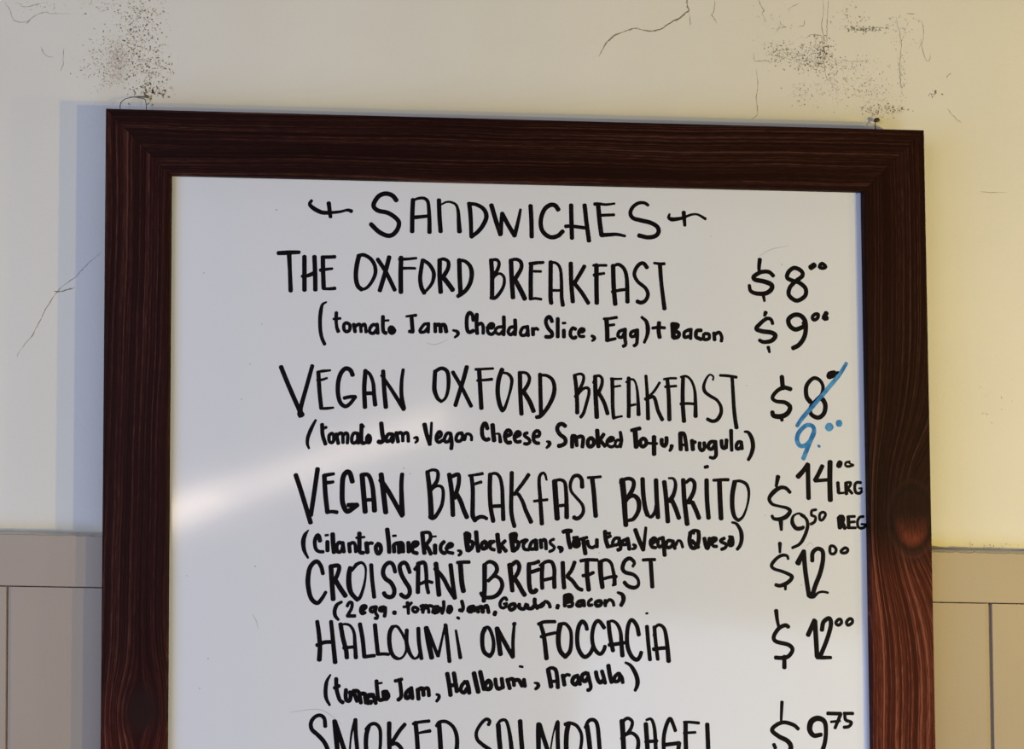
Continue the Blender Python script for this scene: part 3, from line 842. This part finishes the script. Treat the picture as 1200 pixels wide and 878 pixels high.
 'ingredient_line:cilantro rice beans tofu queso': """15,40,46,39,23:-2118,7190,-2149,7146,-2164,7083,-2154,7004,-2118,6933
44,39,33:-2009,7091,-2022,7139,-2038,7139,-2057,7091,-2048,7020,-2016,6992,-1976,6990
42:-1940,7084,-1938,7000
25:-1959,7142,-1935,7146
46:-1893,7155,-1886,7060,-1877,6985
37:-1803,7068,-1835,7076,-1854,7036,-1841,6989,-1810,6997,-1795,7044
40:-1799,7076,-1786,6989
39:-1739,7068,-1730,6989
35:-1739,7052,-1708,7076,-1684,7060,-1675,6989
44,39:-1644,7164,-1642,7061,-1637,6989,-1603,6981
25:-1673,7120,-1597,7128
46:-1577,7073,-1567,6985
35:-1572,7053,-1541,7073,-1521,7069
42:-1465,7065,-1489,7037,-1480,6985,-1460,6974,-1441,7005,-1449,7053,-1473,7065
46,42:-1385,7200,-1370,7085,-1363,6986
25:-1331,7139,-1303,7141
42:-1322,7053,-1317,6990
37:-1318,7061,-1282,7069,-1273,6982
40:-1294,7069,-1242,7070,-1233,6990
48:-1266,7046,-1261,6990
42:-1186,7078,-1181,6990
39:-1174,7022,-1106,7054,-1099,7078,-1135,7078,-1150,7038,-1141,6990,-1101,6978
44:-1056,7170,-1047,7078,-1034,6978
33,40:-1056,7170,-992,7170,-979,7118,-1015,7062
42:-1026,7054,-998,7022,-974,6971
21:-963,7134,-927,7136
44:-936,7054,-934,6979
39:-851,7086,-879,7054,-882,7007,-854,6979,-838,6983
35:-834,7023,-774,7047,-779,7067,-803,7067,-826,7031,-818,6991,-766,6979
23,39,29:-722,7003,-698,6999,-695,6975,-713,6959
52:-647,7163,-638,7079,-626,7007
40:-647,7167,-615,7155,-619,7103
40:-619,7095,-582,7079,-590,7031,-622,7003
44:-551,7179,-542,7079,-529,6999
40:-466,7091,-494,7071,-497,7031,-473,7020,-453,7048,-462,7087
33:-453,7024,-422,7088,-398,7088
37:-382,7092,-417,7064,-413,7024,-377,7012
46:-350,7156,-341,7072,-328,6992
37:-277,7096,-317,7056
42:-317,7056,-268,7000
50:-221,7152,-212,7080,-200,7004
40:-221,7156,-177,7160,-180,7104
42:-196,7096,-152,7080,-160,7032,-196,7004
37:-124,7088,-84,7105
35:-68,7105,-104,7064,-95,7020,-51,7013
37:13,7105,-27,7081,-43,7025,6,7025,21,7073
46:13,7101,18,7017
40:58,7105,66,7033
37:70,7097,102,7105,111,7021
31:183,7113,151,7097,151,7073,187,7041,179,7013,143,6997
31,44:228,7041,256,7013
29,39,29:224,7037,256,7033,260,7009,244,6993
42:271,7182,312,7194,348,7190
44:312,7186,324,7098,341,7033
50:393,7114,377,7082,385,7050,418,7058,409,7098,393,7114
35:369,7126,409,7130
33:409,7106,498,7130
44:462,7122,470,7058,483,6978
35:503,7098,515,7050,548,7034,580,7050
39:592,7110,592,7042
44:669,7187,677,7107,698,7042
29:677,7167,717,7171
33:685,7127,722,7145
35:710,7046,751,7055
35:807,7123,766,7123,742,7083,750,7059,791,7067,807,7099
39:803,7123,815,7067,816,7023,791,7014
35:880,7115,840,7099,832,7067,872,7067,884,7099
40:884,7123,897,7059,901,7019
29,39,27:938,7063,958,7055,954,7031,930,7023
44:957,7204,994,7107,1035,7015
39,31:1035,7015,1047,7116,1058,7224
39:1149,7116,1109,7108,1105,7067,1125,7039
35:1109,7067,1153,7100,1149,7124,1125,7124,1105,7084,1117,7043,1154,7035
35:1223,7124,1182,7116,1174,7068,1190,7040,1219,7060
42:1219,7132,1231,7052,1239,6963
37:1304,7100,1268,7100,1251,7060,1268,7036,1305,7048,1321,7084
37:1317,7100,1337,7028
31:1345,7060,1366,7100,1394,7092,1411,7040
42:1484,7173,1476,7101,1493,7044,1517,7032,1550,7052,1566,7125,1562,7190
35:1476,7173,1517,7198,1558,7194
29:1517,7169,1517,7181
39:1501,7101,1562,7040
42:1619,7125,1632,7061,1648,7029,1665,7077,1669,7125
35:1681,7077,1730,7109,1730,7126,1697,7126,1685,7093,1706,7053,1738,7049
35:1812,7126,1779,7110,1779,7093,1829,7069,1820,7037,1784,7021
40:1870,7118,1857,7094,1866,7057,1890,7069,1890,7110,1882,7138
29:1857,7142,1890,7138
23,44,33:1886,7276,1927,7264,1968,7199,1978,7126,1964,7062,1935,7021""",
 'item_title:CROISSANT BREAKFAST': """39,42,48,42,33:-1977,6786,-1996,6854,-2038,6901,-2093,6853,-2113,6766,-2112,6672,-2084,6561,-2028,6514,-1985,6553,-1948,6616
48:-1904,6854,-1892,6703,-1878,6549
42:-1907,6854,-1839,6862,-1827,6830,-1854,6751,-1888,6703
48:-1861,6727,-1812,6648,-1765,6581
44,54,40:-1724,6842,-1735,6783,-1734,6688,-1713,6609,-1660,6549
35:-1712,6818,-1665,6874
35,21,42:-1673,6870,-1622,6890,-1585,6854,-1580,6775,-1595,6672,-1629,6569,-1660,6545
40:-1530,6870,-1519,6735,-1498,6569
39,44,42:-1305,6803,-1327,6871,-1363,6890,-1403,6858,-1419,6799,-1397,6743,-1345,6704,-1312,6640,-1320,6585,-1355,6569,-1395,6585,-1407,6609
39,44,42:-1169,6799,-1196,6871,-1228,6891,-1263,6859,-1251,6791,-1214,6720,-1173,6656,-1169,6601,-1200,6569,-1240,6585,-1248,6597
44:-1091,6883,-1091,6768,-1091,6613
42,37:-1088,6883,-1032,6887,-1015,6792,-1010,6688,-993,6609
35:-1123,6827,-1100,6855
33:-1070,6692,-1010,6716,-958,6706
48:-926,6883,-911,6768,-902,6664,-893,6589
42:-932,6835,-859,6752,-802,6649,-745,6561
44:-788,6871,-775,6768,-758,6649,-745,6561
35:-725,6891,-669,6896,-612,6896
50:-697,6887,-687,6768,-678,6688,-664,6625
48,44:-468,6872,-467,6744,-467,6633,-473,6533
29,39,42,42,35:-472,6872,-424,6900,-372,6880,-351,6832,-371,6784,-434,6720
29,39,44,39,35:-418,6744,-362,6764,-314,6729,-301,6673,-329,6609,-377,6573,-441,6565,-481,6577,-501,6609
54,44:-231,6872,-218,6753,-205,6629
42:-227,6856,-171,6900,-142,6864,-150,6809,-185,6749
46:-194,6753,-153,6697,-112,6625,-88,6589
46:-51,6873,-50,6769,-44,6673,-27,6621,5,6621,21,6637
33,39:-58,6881,-9,6885,43,6903
39:-25,6805,48,6829
42:78,6873,72,6769,77,6653
33,40,44:55,6865,112,6901,164,6897,189,6833,189,6745,192,6661
35:89,6729,181,6749
44:269,6893,274,6769,284,6657
40:382,6897,354,6825,314,6769
40,39:314,6761,363,6721,412,6657,453,6637
35:439,6909,500,6920,597,6918
46:498,6906,500,6785,517,6637
35:460,6771,509,6777,561,6800
54,46:625,6898,630,6786,647,6661
35,33,44:633,6906,682,6920,727,6890,748,6818,760,6754,762,6690
33:659,6742,719,6758,780,6763
25:744,6680,772,6690
29,39,42,39,31,40,39:934,6858,950,6894,906,6934,857,6906,837,6842,865,6802,939,6782,984,6738,988,6682,947,6658,890,6674,854,6710
33:1032,6919,1093,6923,1146,6923
42:1105,6915,1114,6786,1122,6666""",
 'ingredient_line:two egg tomato jam gouda bacon': """29,39,39,29:-1799,6525,-1842,6498,-1863,6443,-1856,6395,-1828,6360
33:-1747,6486,-1731,6518,-1704,6518,-1707,6466,-1745,6395
35:-1745,6395,-1674,6395
33:-1611,6442,-1572,6474,-1580,6490,-1612,6482,-1623,6442,-1607,6415,-1579,6427
35:-1485,6478,-1524,6470,-1532,6446,-1512,6431,-1481,6458
33:-1477,6482,-1484,6427,-1464,6395,-1472,6371,-1487,6375
35:-1406,6478,-1441,6470,-1445,6446,-1417,6442,-1397,6470
37:-1394,6474,-1393,6427,-1400,6391
44:-1313,6426,-1301,6423
39,31:-1187,6518,-1179,6466,-1178,6415
29:-1223,6478,-1179,6486,-1148,6518
33:-1115,6474,-1135,6470,-1135,6442,-1107,6430,-1087,6458,-1115,6474
35:-1063,6482,-1032,6490,-1043,6426
33:-1055,6450,-1016,6494,-991,6458,-987,6426
33:-1015,6466,-984,6490,-944,6474,-951,6426
39:-928,6478,-896,6474,-943,6426,-903,6434,-872,6466
35:-849,6529,-848,6466,-863,6418
42:-796,6482,-808,6442,-796,6426,-776,6458,-788,6482
37:-679,6533,-666,6474,-676,6442,-700,6450
48:-568,6478,-604,6470,-616,6446,-592,6438,-564,6466
33:-564,6482,-556,6438
40:-536,6474,-524,6430
44:-524,6466,-492,6478,-480,6430
39:-476,6466,-444,6490,-427,6426
42:-363,6430,-371,6406
25:-719,6380,-703,6372
33:-257,6542,-270,6563,-296,6553,-320,6514,-312,6476,-282,6470,-259,6487
28:-285,6506,-255,6510
39:-207,6503,-234,6482,-218,6450,-180,6471,-181,6503,-207,6503
39:-138,6503,-138,6471,-95,6460,-73,6503
39:-63,6498,-57,6466,-14,6466,-4,6487
41:7,6551,7,6508,34,6466
44:56,6482,93,6513,72,6487,45,6482
36:82,6498,109,6529,141,6508,152,6476
41:227,6492,220,6468
41:291,6583,292,6487
54:297,6577,340,6583,351,6545,313,6529
36:319,6529,362,6519,357,6487,324,6482
39:469,6535,426,6529,405,6497,437,6487,475,6524
39:469,6535,475,6487
33:545,6551,518,6529,518,6492,551,6497
39:621,6535,583,6519,594,6487,632,6497,637,6524,621,6535
36:675,6540,675,6487
33:680,6513,712,6545,745,6529,756,6492
28,46,39:793,6613,836,6593,848,6545,824,6492""",
 'item_title:HALLOUMI ON FOCCACIA': """40,48:-2023,6344,-2005,6230,-1994,6104,-1998,5990
39,46:-1895,6344,-1881,6230,-1867,6104,-1851,5966
39:-2022,6124,-1955,6151,-1868,6155
44:-1807,6320,-1782,6190,-1752,6080,-1743,6009
23,29,42:-1803,6312,-1760,6320,-1712,6300,-1680,6237,-1670,6135,-1660,6009
33:-1776,6099,-1678,6109
42:-1627,6320,-1600,6182,-1581,6016
35:-1581,6016,-1526,6024,-1487,6028
42:-1487,6312,-1473,6182,-1455,6040
33:-1455,6040,-1400,6043,-1356,6039
42,44,35:-1324,6292,-1347,6245,-1352,6166,-1337,6071,-1304,6016,-1272,6000
29,29,29:-1324,6296,-1280,6296,-1240,6244,-1207,6181,-1187,6142
33,23,27:-1191,6142,-1192,6078,-1217,6023,-1248,6000,-1272,5998
39,42,25,33:-1190,6264,-1191,6150,-1162,6055,-1121,6001,-1082,6015,-1066,6047
40:-1083,6280,-1075,6149,-1050,5999
50:-1009,6284,-988,6157,-954,6007
44,33:-1005,6280,-956,6165,-897,6022
33,23,29:-894,6022,-868,6141,-845,6252,-829,6311
40:-829,6311,-808,6141,-788,5971
25,39:-732,6260,-709,6133,-687,6006
29:-719,6379,-703,6371
46,42,42:-462,6271,-482,6220,-481,6117,-460,6053,-412,6021
35,35,42:-470,6275,-430,6287,-398,6235,-377,6148,-384,6061,-412,6021
48:-346,6279,-329,6156,-312,6037
44:-342,6271,-269,6140,-195,6013
35,35,27:-191,6013,-195,6148,-189,6259,-182,6323
39:-178,6323,-190,6315
35:43,6318,100,6338,200,6340
39,46:63,6318,96,6203,122,5996
33:68,6199,125,6219,201,6236
52,44:249,6314,233,6227,234,6131,255,6059,299,6012
35,35,44:249,6318,301,6318,346,6258,355,6163,343,6067,299,6012
38,43,43,38:503,6268,489,6315,456,6342,423,6291,410,6198,420,6096,458,6026,495,6012,538,6049,561,6105
40,40,40,38:666,6282,626,6338,593,6342,565,6291,551,6198,566,6105,604,6049,637,6040,665,6077,674,6110
43:706,6338,721,6207,750,6068
25,36,45:697,6328,739,6347,786,6319,820,6244,830,6133,840,6021
38:712,6122,787,6131,853,6142
43,38,43,43,38:995,6216,976,6300,928,6356,895,6309,882,6198,891,6095,930,6011,977,5983,1005,6011,1019,6053
40:1072,6295,1085,6141,1102,5983
38:1142,6291,1156,6141,1176,5987
25,34,47:1137,6207,1151,6281,1189,6309,1237,6272,1261,6160,1280,5969
38:1133,6081,1204,6090,1275,6094
22:1063,6416,1078,6419""",
 'ingredient_line:tomato jam halloumi arugula': """19,39,39,25:-1893,5852,-1926,5789,-1936,5703,-1927,5632,-1895,5573
40,39:-1839,5816,-1834,5718,-1805,5624,-1773,5596
39:-1854,5730,-1811,5750
40:-1747,5714,-1750,5663,-1742,5620,-1714,5612,-1703,5655,-1711,5694
40:-1680,5702,-1643,5608
40:-1680,5702,-1632,5694,-1607,5592
40:-1624,5678,-1573,5678,-1596,5678
42:-1573,5678,-1560,5592
50:-1505,5662,-1545,5654,-1552,5599,-1512,5599
39:-1497,5670,-1469,5587
39:-1466,5795,-1458,5709,-1441,5622,-1402,5622
23:-1451,5770,-1416,5776
54:-1395,5693,-1386,5630,-1359,5654,-1379,5693
35:-1293,5793,-1230,5809
39:-1250,5795,-1237,5708,-1236,5645,-1263,5618
39:-1157,5716,-1189,5684,-1192,5637,-1164,5637,-1145,5684
37:-1149,5716,-1129,5629
39:-1142,5731,-1129,5637
42:-1082,5715,-1073,5625
42:-1078,5711,-1038,5723,-1026,5660
39:-1030,5715,-987,5723,-976,5656
25,35,29:-907,5667,-883,5659,-886,5628,-906,5604
44:-808,5860,-788,5754,-775,5659
44:-746,5864,-729,5769,-716,5694
39:-784,5750,-720,5753
39:-641,5785,-672,5745,-680,5702,-648,5682,-624,5721
42:-625,5785,-609,5737,-600,5678
48:-558,5863,-537,5769,-516,5689
46:-500,5875,-481,5792,-461,5713
44:-421,5792,-453,5752,-441,5717,-405,5721,-397,5760,-421,5792
40:-358,5807,-349,5744,-329,5716,-293,5728
42:-298,5811,-285,5728
42:-245,5803,-233,5760,-221,5720
39:-237,5799,-193,5807,-181,5747
42:-177,5795,-137,5795,-105,5743
39:-89,5803,-79,5739
25:-130,5924,-102,5919
21,42,31:11,5771,44,5762,44,5735,20,5713
46:139,5885,156,5798,167,5734
29,40,42:127,5893,163,5909,207,5893,224,5821,231,5726
33:160,5782,224,5786
42:276,5841,293,5750
33:280,5813,312,5845,341,5841
42:419,5836,380,5819,367,5776,398,5754,428,5793
38:415,5836,441,5754
42:498,5861,463,5844,459,5801,489,5784,515,5818
38:511,5861,529,5792,542,5732,529,5706,512,5702
42:589,5870,603,5809,629,5771,660,5792
40:646,5878,664,5818,677,5766
44:707,5930,721,5843,739,5774
38:804,5856,769,5826,765,5783,804,5787,817,5826
38:808,5856,835,5817,844,5770
25,42,46,31:869,5957,918,5929,962,5860,984,5791,980,5739,961,5696""",
 'item_title:SMOKED SALMON BAGEL': """39,35,40,42,44,39:-1933,5378,-1944,5452,-1984,5480,-2031,5464,-2065,5414,-2056,5351,-1996,5296,-1940,5233,-1908,5163,-1907,5077,-1937,5023,-1992,5023,-2040,5062
44,50:-1849,5428,-1835,5303,-1817,5154,-1803,5014
44:-1845,5420,-1800,5295,-1750,5146,-1709,5021
27,19,31:-1709,5021,-1703,5169,-1690,5310,-1660,5435
40:-1656,5439,-1650,5302,-1636,5169,-1626,4997
44:-1533,5372,-1552,5301,-1554,5184,-1533,5074,-1488,5011
35,35,25:-1556,5348,-1517,5391,-1470,5399,-1430,5356,-1421,5269,-1427,5152,-1457,5043,-1488,5011
44:-1342,5406,-1342,5300,-1337,5183,-1330,5010
39:-1197,5393,-1248,5331,-1317,5222
39:-1333,5206,-1278,5217,-1230,5174,-1181,5072,-1148,4993
44:-1098,5409,-1085,5291,-1075,5165,-1065,5008
29,33:-1122,5397,-1066,5412,-971,5422
23,35:-1073,5310,-1018,5322,-962,5331
33:-1065,5008,-974,5016
46:-880,5407,-870,5290,-861,5164,-851,4991
33,35,44,39:-903,5376,-876,5411,-812,5415,-748,5367,-715,5289,-710,5194,-729,5084,-776,5014,-847,4991
35,33,42,44:-418,5385,-406,5417,-438,5437,-486,5397,-529,5319,-520,5248,-460,5193,-395,5145,-363,5074,-386,5011,-442,4996,-506,5036
48:-326,5381,-317,5263,-304,5144,-294,5003
29,33,48:-338,5381,-302,5424,-254,5420,-225,5333,-204,5199,-187,5002
35:-311,5113,-196,5124
46:-122,5419,-113,5293,-100,5143,-91,5001
37:-91,5001,-3,5009
52,42:54,5387,51,5292,54,5142,57,5000
44:62,5383,95,5276,140,5142,165,5047
19,17,29:165,5047,168,5157,191,5299,219,5394,235,5413
42:231,5405,232,5275,237,5141,242,4999
48:331,5381,316,5298,313,5172,325,5061,358,5006
35,33,33:299,5384,347,5397,412,5369,453,5298,457,5218,438,5116,398,5029,358,5006
48:508,5368,525,5258,538,5139,543,5005
35,39,44:492,5353,524,5416,573,5423,605,5376,622,5233,639,5004
52,46:839,5414,848,5287,856,5137,861,5002
35,33,39:843,5406,887,5438,932,5414,932,5366,896,5303,840,5271
29,39,46:832,5248,880,5287,936,5299,985,5255,993,5183,969,5089,921,5018,861,5002
46:1064,5385,1074,5254,1082,5135,1091,5001
25,35,42:1069,5421,1114,5429,1142,5365,1155,5246,1164,5000
35:1062,5219,1171,5226
35,40,39,42:1345,5320,1317,5396,1292,5432,1260,5372,1236,5269,1236,5150,1261,5047,1309,5007,1358,5062,1382,5205
39:1382,5205,1317,5197,1252,5190
44:1442,5395,1443,5252,1447,5133,1451,4998
27,31:1426,5399,1479,5399,1568,5390
27:1426,5298,1536,5303
35:1451,4998,1545,5001
44:1648,5378,1654,5251,1658,5132,1662,4997
35:1662,4997,1740,5000""",
 'item_price:eight dollars': """43,31:2156,9801,2148,9722,2152,9673
40,43,49,46,34:2288,9644,2244,9680,2171,9679,2097,9635,2109,9605,2195,9588,2269,9558,2266,9510,2207,9472,2121,9471,2066,9495,2053,9549
37,26:2189,9460,2201,9399
43:2479,9598,2423,9628,2436,9683,2491,9724,2559,9697,2572,9648,2503,9592,2448,9530,2441,9457,2515,9407,2596,9453,2602,9526,2541,9581,2479,9598
57:2689,9754,2652,9729
37:2758,9768,2739,9737,2770,9725,2801,9738,2776,9766,2758,9768""",
 'item_price:nine dollars': """43,31:2213,9289,2201,9258
34,40,46,46,37:2281,9180,2262,9223,2219,9228,2158,9179,2121,9130,2182,9106,2268,9095,2308,9065,2268,9016,2194,9003,2151,9020
37,26:2237,8954,2249,8906
46:2576,9153,2502,9128,2447,9164,2435,9225,2490,9268,2552,9263,2595,9215,2604,9142,2588,9056,2539,8982,2477,8947
40:2577,9190,2595,9190
37:2694,9277,2669,9252,2682,9222,2719,9241,2725,9277,2694,9277
49:2805,9291,2781,9241,2811,9242""",
 'item_price:struck out eight dollars': """46:2369,8672,2378,8557
43,40,37,46,51,43:2455,8552,2387,8567,2320,8532,2277,8471,2313,8435,2399,8424,2448,8382,2424,8321,2362,8290,2289,8296,2276,8332
37:2362,8278,2370,8254
49,34,43,49:2645,8432,2609,8486,2609,8584,2671,8657,2732,8646,2769,8585,2757,8506,2707,8451,2651,8384,2651,8317,2719,8281,2775,8318,2793,8391,2775,8445,2738,8475
40:2881,8720,2831,8707,2825,8671,2868,8683,2893,8708,2937,8711""",
 'blue_price:nine dollars blue': """34,43,43,37:2999,8807,2930,8696,2806,8549,2658,8378,2571,8280,2516,8201
40,43,40:2681,8135,2669,8196,2608,8207,2540,8146,2515,8074,2540,8013,2595,8014,2644,8062,2681,8135
43,43:2682,8147,2632,8026,2576,7887
37:2817,8209,2805,8185,2829,8167,2854,8191,2836,8215,2817,8209
66:2918,8228,2933,8228
26:2724,8012,2734,8003""",
 'item_price:fourteen dollars large burrito': """46,31:2330,7714,2312,7622
36,38,46,36,27,38,46,36,31:2446,7565,2406,7604,2352,7609,2290,7569,2245,7507,2271,7454,2343,7432,2415,7415,2446,7384,2406,7332,2343,7309,2289,7314,2271,7340
46,31:2356,7292,2361,7208
52,42:2523,7715,2577,7773,2618,7835
46:2620,7831,2622,7685,2626,7509
44:2761,7818,2721,7738,2689,7681
36:2689,7676,2810,7686
52:2836,7858,2833,7686,2837,7492""",
 'size_note:LRG': """34:2921,7853,2910,7819,2930,7815,2944,7850,2924,7859
25,28:3027,7862,2990,7851,2987,7824,3018,7815,3062,7829
19:3023,7846,3059,7833
36:2911,7660,2918,7563
25:2918,7558,2967,7563
39:2990,7656,2994,7554
29:2995,7660,3036,7661,3026,7625,2995,7603
32:3004,7607,3049,7559
31:3135,7661,3099,7663,3079,7643,3076,7599,3089,7565,3121,7559,3142,7577
21:3142,7577,3143,7604
21:3118,7606,3145,7608""",
 'item_price:nine fifty regular burrito': """29,21,42,42,33:2585,7338,2531,7364,2477,7337,2468,7276,2504,7223,2557,7223,2575,7236
27,36,36,29:2549,7351,2603,7311,2616,7241,2584,7144,2539,7074,2467,7037
29:2697,7400,2657,7391,2652,7355
29,31:2652,7347,2692,7329,2683,7285,2647,7263
29:2764,7378,2733,7356,2737,7303,2764,7307,2791,7356,2764,7378""",
 'size_note:REG': """46:2921,7326,2930,7229
38:2926,7335,2957,7335,2962,7299,2935,7282
42:2953,7277,2979,7225
38:3011,7335,3015,7229
29:3011,7335,3075,7338
28:3016,7282,3074,7287
29:3015,7229,3083,7229
29:3158,7337,3124,7331,3102,7295,3104,7247,3128,7225,3164,7232,3180,7253
23:3138,7264,3183,7262""",
 'item_price:twelve dollars croissant': """40,25:2347,7080,2347,6993
27,33,36,31,38,42,36:2427,6932,2414,6962,2369,6966,2315,6936,2266,6874,2288,6839,2369,6813,2449,6778,2462,6752,2422,6708,2351,6678,2306,6686
36,27:2397,6691,2400,6643
58,38:2521,6892,2575,7006
46:2577,7006,2592,6822,2627,6582
42,42,46,46:2660,6914,2664,6989,2709,7029,2759,7007,2763,6919,2735,6796,2690,6682,2659,6582
42,25,25:2636,6577,2672,6573,2717,6612,2762,6621,2811,6612
31:2835,7051,2835,6989,2871,6981,2893,7016,2871,7051,2835,7051
31:2979,7038,2938,7007,2951,6990,2992,6994,3006,7021,2979,7038""",
 'item_price:twelve dollars foccacia': """44,30:2310,6443,2318,6366,2334,6289
41:2428,6289,2397,6304,2334,6274,2286,6197,2310,6151,2428,6120,2467,6073,2427,6012,2364,5997,2302,6000
41,44:2388,6012,2388,5905
48:2617,6212,2680,6350
48:2684,6342,2703,6011
44:2751,6258,2767,6335,2823,6369,2838,6304,2798,6165,2734,6011
44,33:2703,6004,2758,5999,2837,5999
33:2910,6358,2886,6327,2909,6304,2941,6327,2933,6358,2910,6358
33:3020,6365,2989,6334,3004,6304,3044,6327,3044,6358,3020,6365""",
 'item_price:nine seventy five bagel': """37,26:2364,5583,2355,5400
37,41,48,55:2520,5330,2473,5368,2379,5392,2301,5362,2269,5316,2332,5262,2418,5216,2449,5155,2402,5079,2300,5064,2238,5110
37:2285,5186,2300,5153
41,59,41,48:2740,5275,2669,5268,2630,5322,2646,5398,2709,5428,2772,5397,2787,5305,2771,5183,2723,5077,2645,5016
37:2803,5474,2930,5470
37,33:2929,5465,2874,5336
26:2835,5394,2921,5403
33:2961,5473,3048,5472
33:2969,5465,2977,5412,3032,5388,3008,5350,2960,5343""",
}

YI = YFACE - 0.00003
prices = {}
for key, txt in INK.items():
    name, _, what = key.partition(':')
    bm = bmesh.new()
    for ln in txt.split('\n'):
        ws, q = ln.split(':')
        q = [int(v) / 10.0 for v in q.split(',')]
        pts = list(zip(q[0::2], q[1::2]))
        stroke(bm, pts, [int(v) / 10.0 for v in ws.split(',')], YI, 0.00022)
    blue = name == 'blue_price'
    bmesh.ops.recalc_face_normals(bm, faces=bm.faces)
    o = link('item_price' if blue else name, bm, M_BLUE if blue else M_INK, board)
    if blue:
        for v in o.data.vertices:
            v.co.y -= 0.0001
        o['label'] = 'blue marker slash and new price of nine dollars'
    elif name == 'heading_lettering':
        o['label'] = 'black marker heading Sandwiches between two flourishes'
    elif name == 'item_title':
        o['label'] = 'black marker capitals naming ' + what.lower()
    elif name == 'ingredient_line':
        o['label'] = 'small black marker ingredients: ' + what
    elif name == 'item_price':
        o['label'] = 'black marker price, ' + what
        prices[what] = o
    elif name == 'size_note':
        o.parent = prices['fourteen dollars large burrito' if what == 'LRG' else 'nine fifty regular burrito']
        o['label'] = 'small black note ' + what

for x, z, d in DOTS:
    bm = bmesh.new()
    stroke(bm, [(x - d * 0.2, z), (x + d * 0.2, z + d * 0.1)], [d], YI, 0.00008)
    bmesh.ops.recalc_face_normals(bm, faces=bm.faces)
    link('ink_speck', bm, M_STEEL, board)
for s in SMUDGES:
    bm = bmesh.new()
    stroke(bm, s, [0.5, 1.0, 0.4], YI, 0.00002)
    bmesh.ops.recalc_face_normals(bm, faces=bm.faces)
    link('ink_smudge', bm, M_SMUDGE, board)['label'] = 'faint rubbed out grey mark'

# hanging wire looped up behind the top left corner
B = Vector(BASE)
bm = bmesh.new()
for line in WIRE:
    Pw, _ = spline([Vector(p) - B for p in line], 0.002)
    tube(bm, Pw, 0.00042, 6)
link('hanging_wire', bm, M_STEEL, board)['label'] = 'thin twisted wire loop above the top left corner'
bm = bmesh.new()
Pw, _ = spline([Vector(p) - B for p in NAIL_WIRE], 0.002)
tube(bm, Pw, 0.0006, 6)
link('hanging_wire', bm, M_STEEL, board)['label'] = 'short grey wire end below the nail'

# the nail it hangs from at the right
bm = bmesh.new()
n = 14; prof = [(0.0009, 0.010), (0.0009, -0.0045), (0.0029, -0.0047), (0.0031, -0.0054), (0.0022, -0.0062), (0.0006, -0.0065)]
rings = []
for r_, y in prof:
    rings.append([bm.verts.new((math.cos(k * 2 * math.pi / n) * r_, y, math.sin(k * 2 * math.pi / n) * r_ * 0.75)) for k in range(n)])
for a, b in zip(rings, rings[1:]):
    for k in range(n):
        bm.faces.new((a[k], a[(k + 1) % n], b[(k + 1) % n], b[k]))
bm.faces.new(rings[0][::-1]); bm.faces.new(rings[-1])
bmesh.ops.recalc_face_normals(bm, faces=bm.faces)
nail = link('wall_nail', bm, M_NAIL, None, (NAIL[0], 0.0, NAIL[2]))
nail['label'] = 'small dark nail head in the wall above the right end of the frame'
nail['category'] = 'nail'
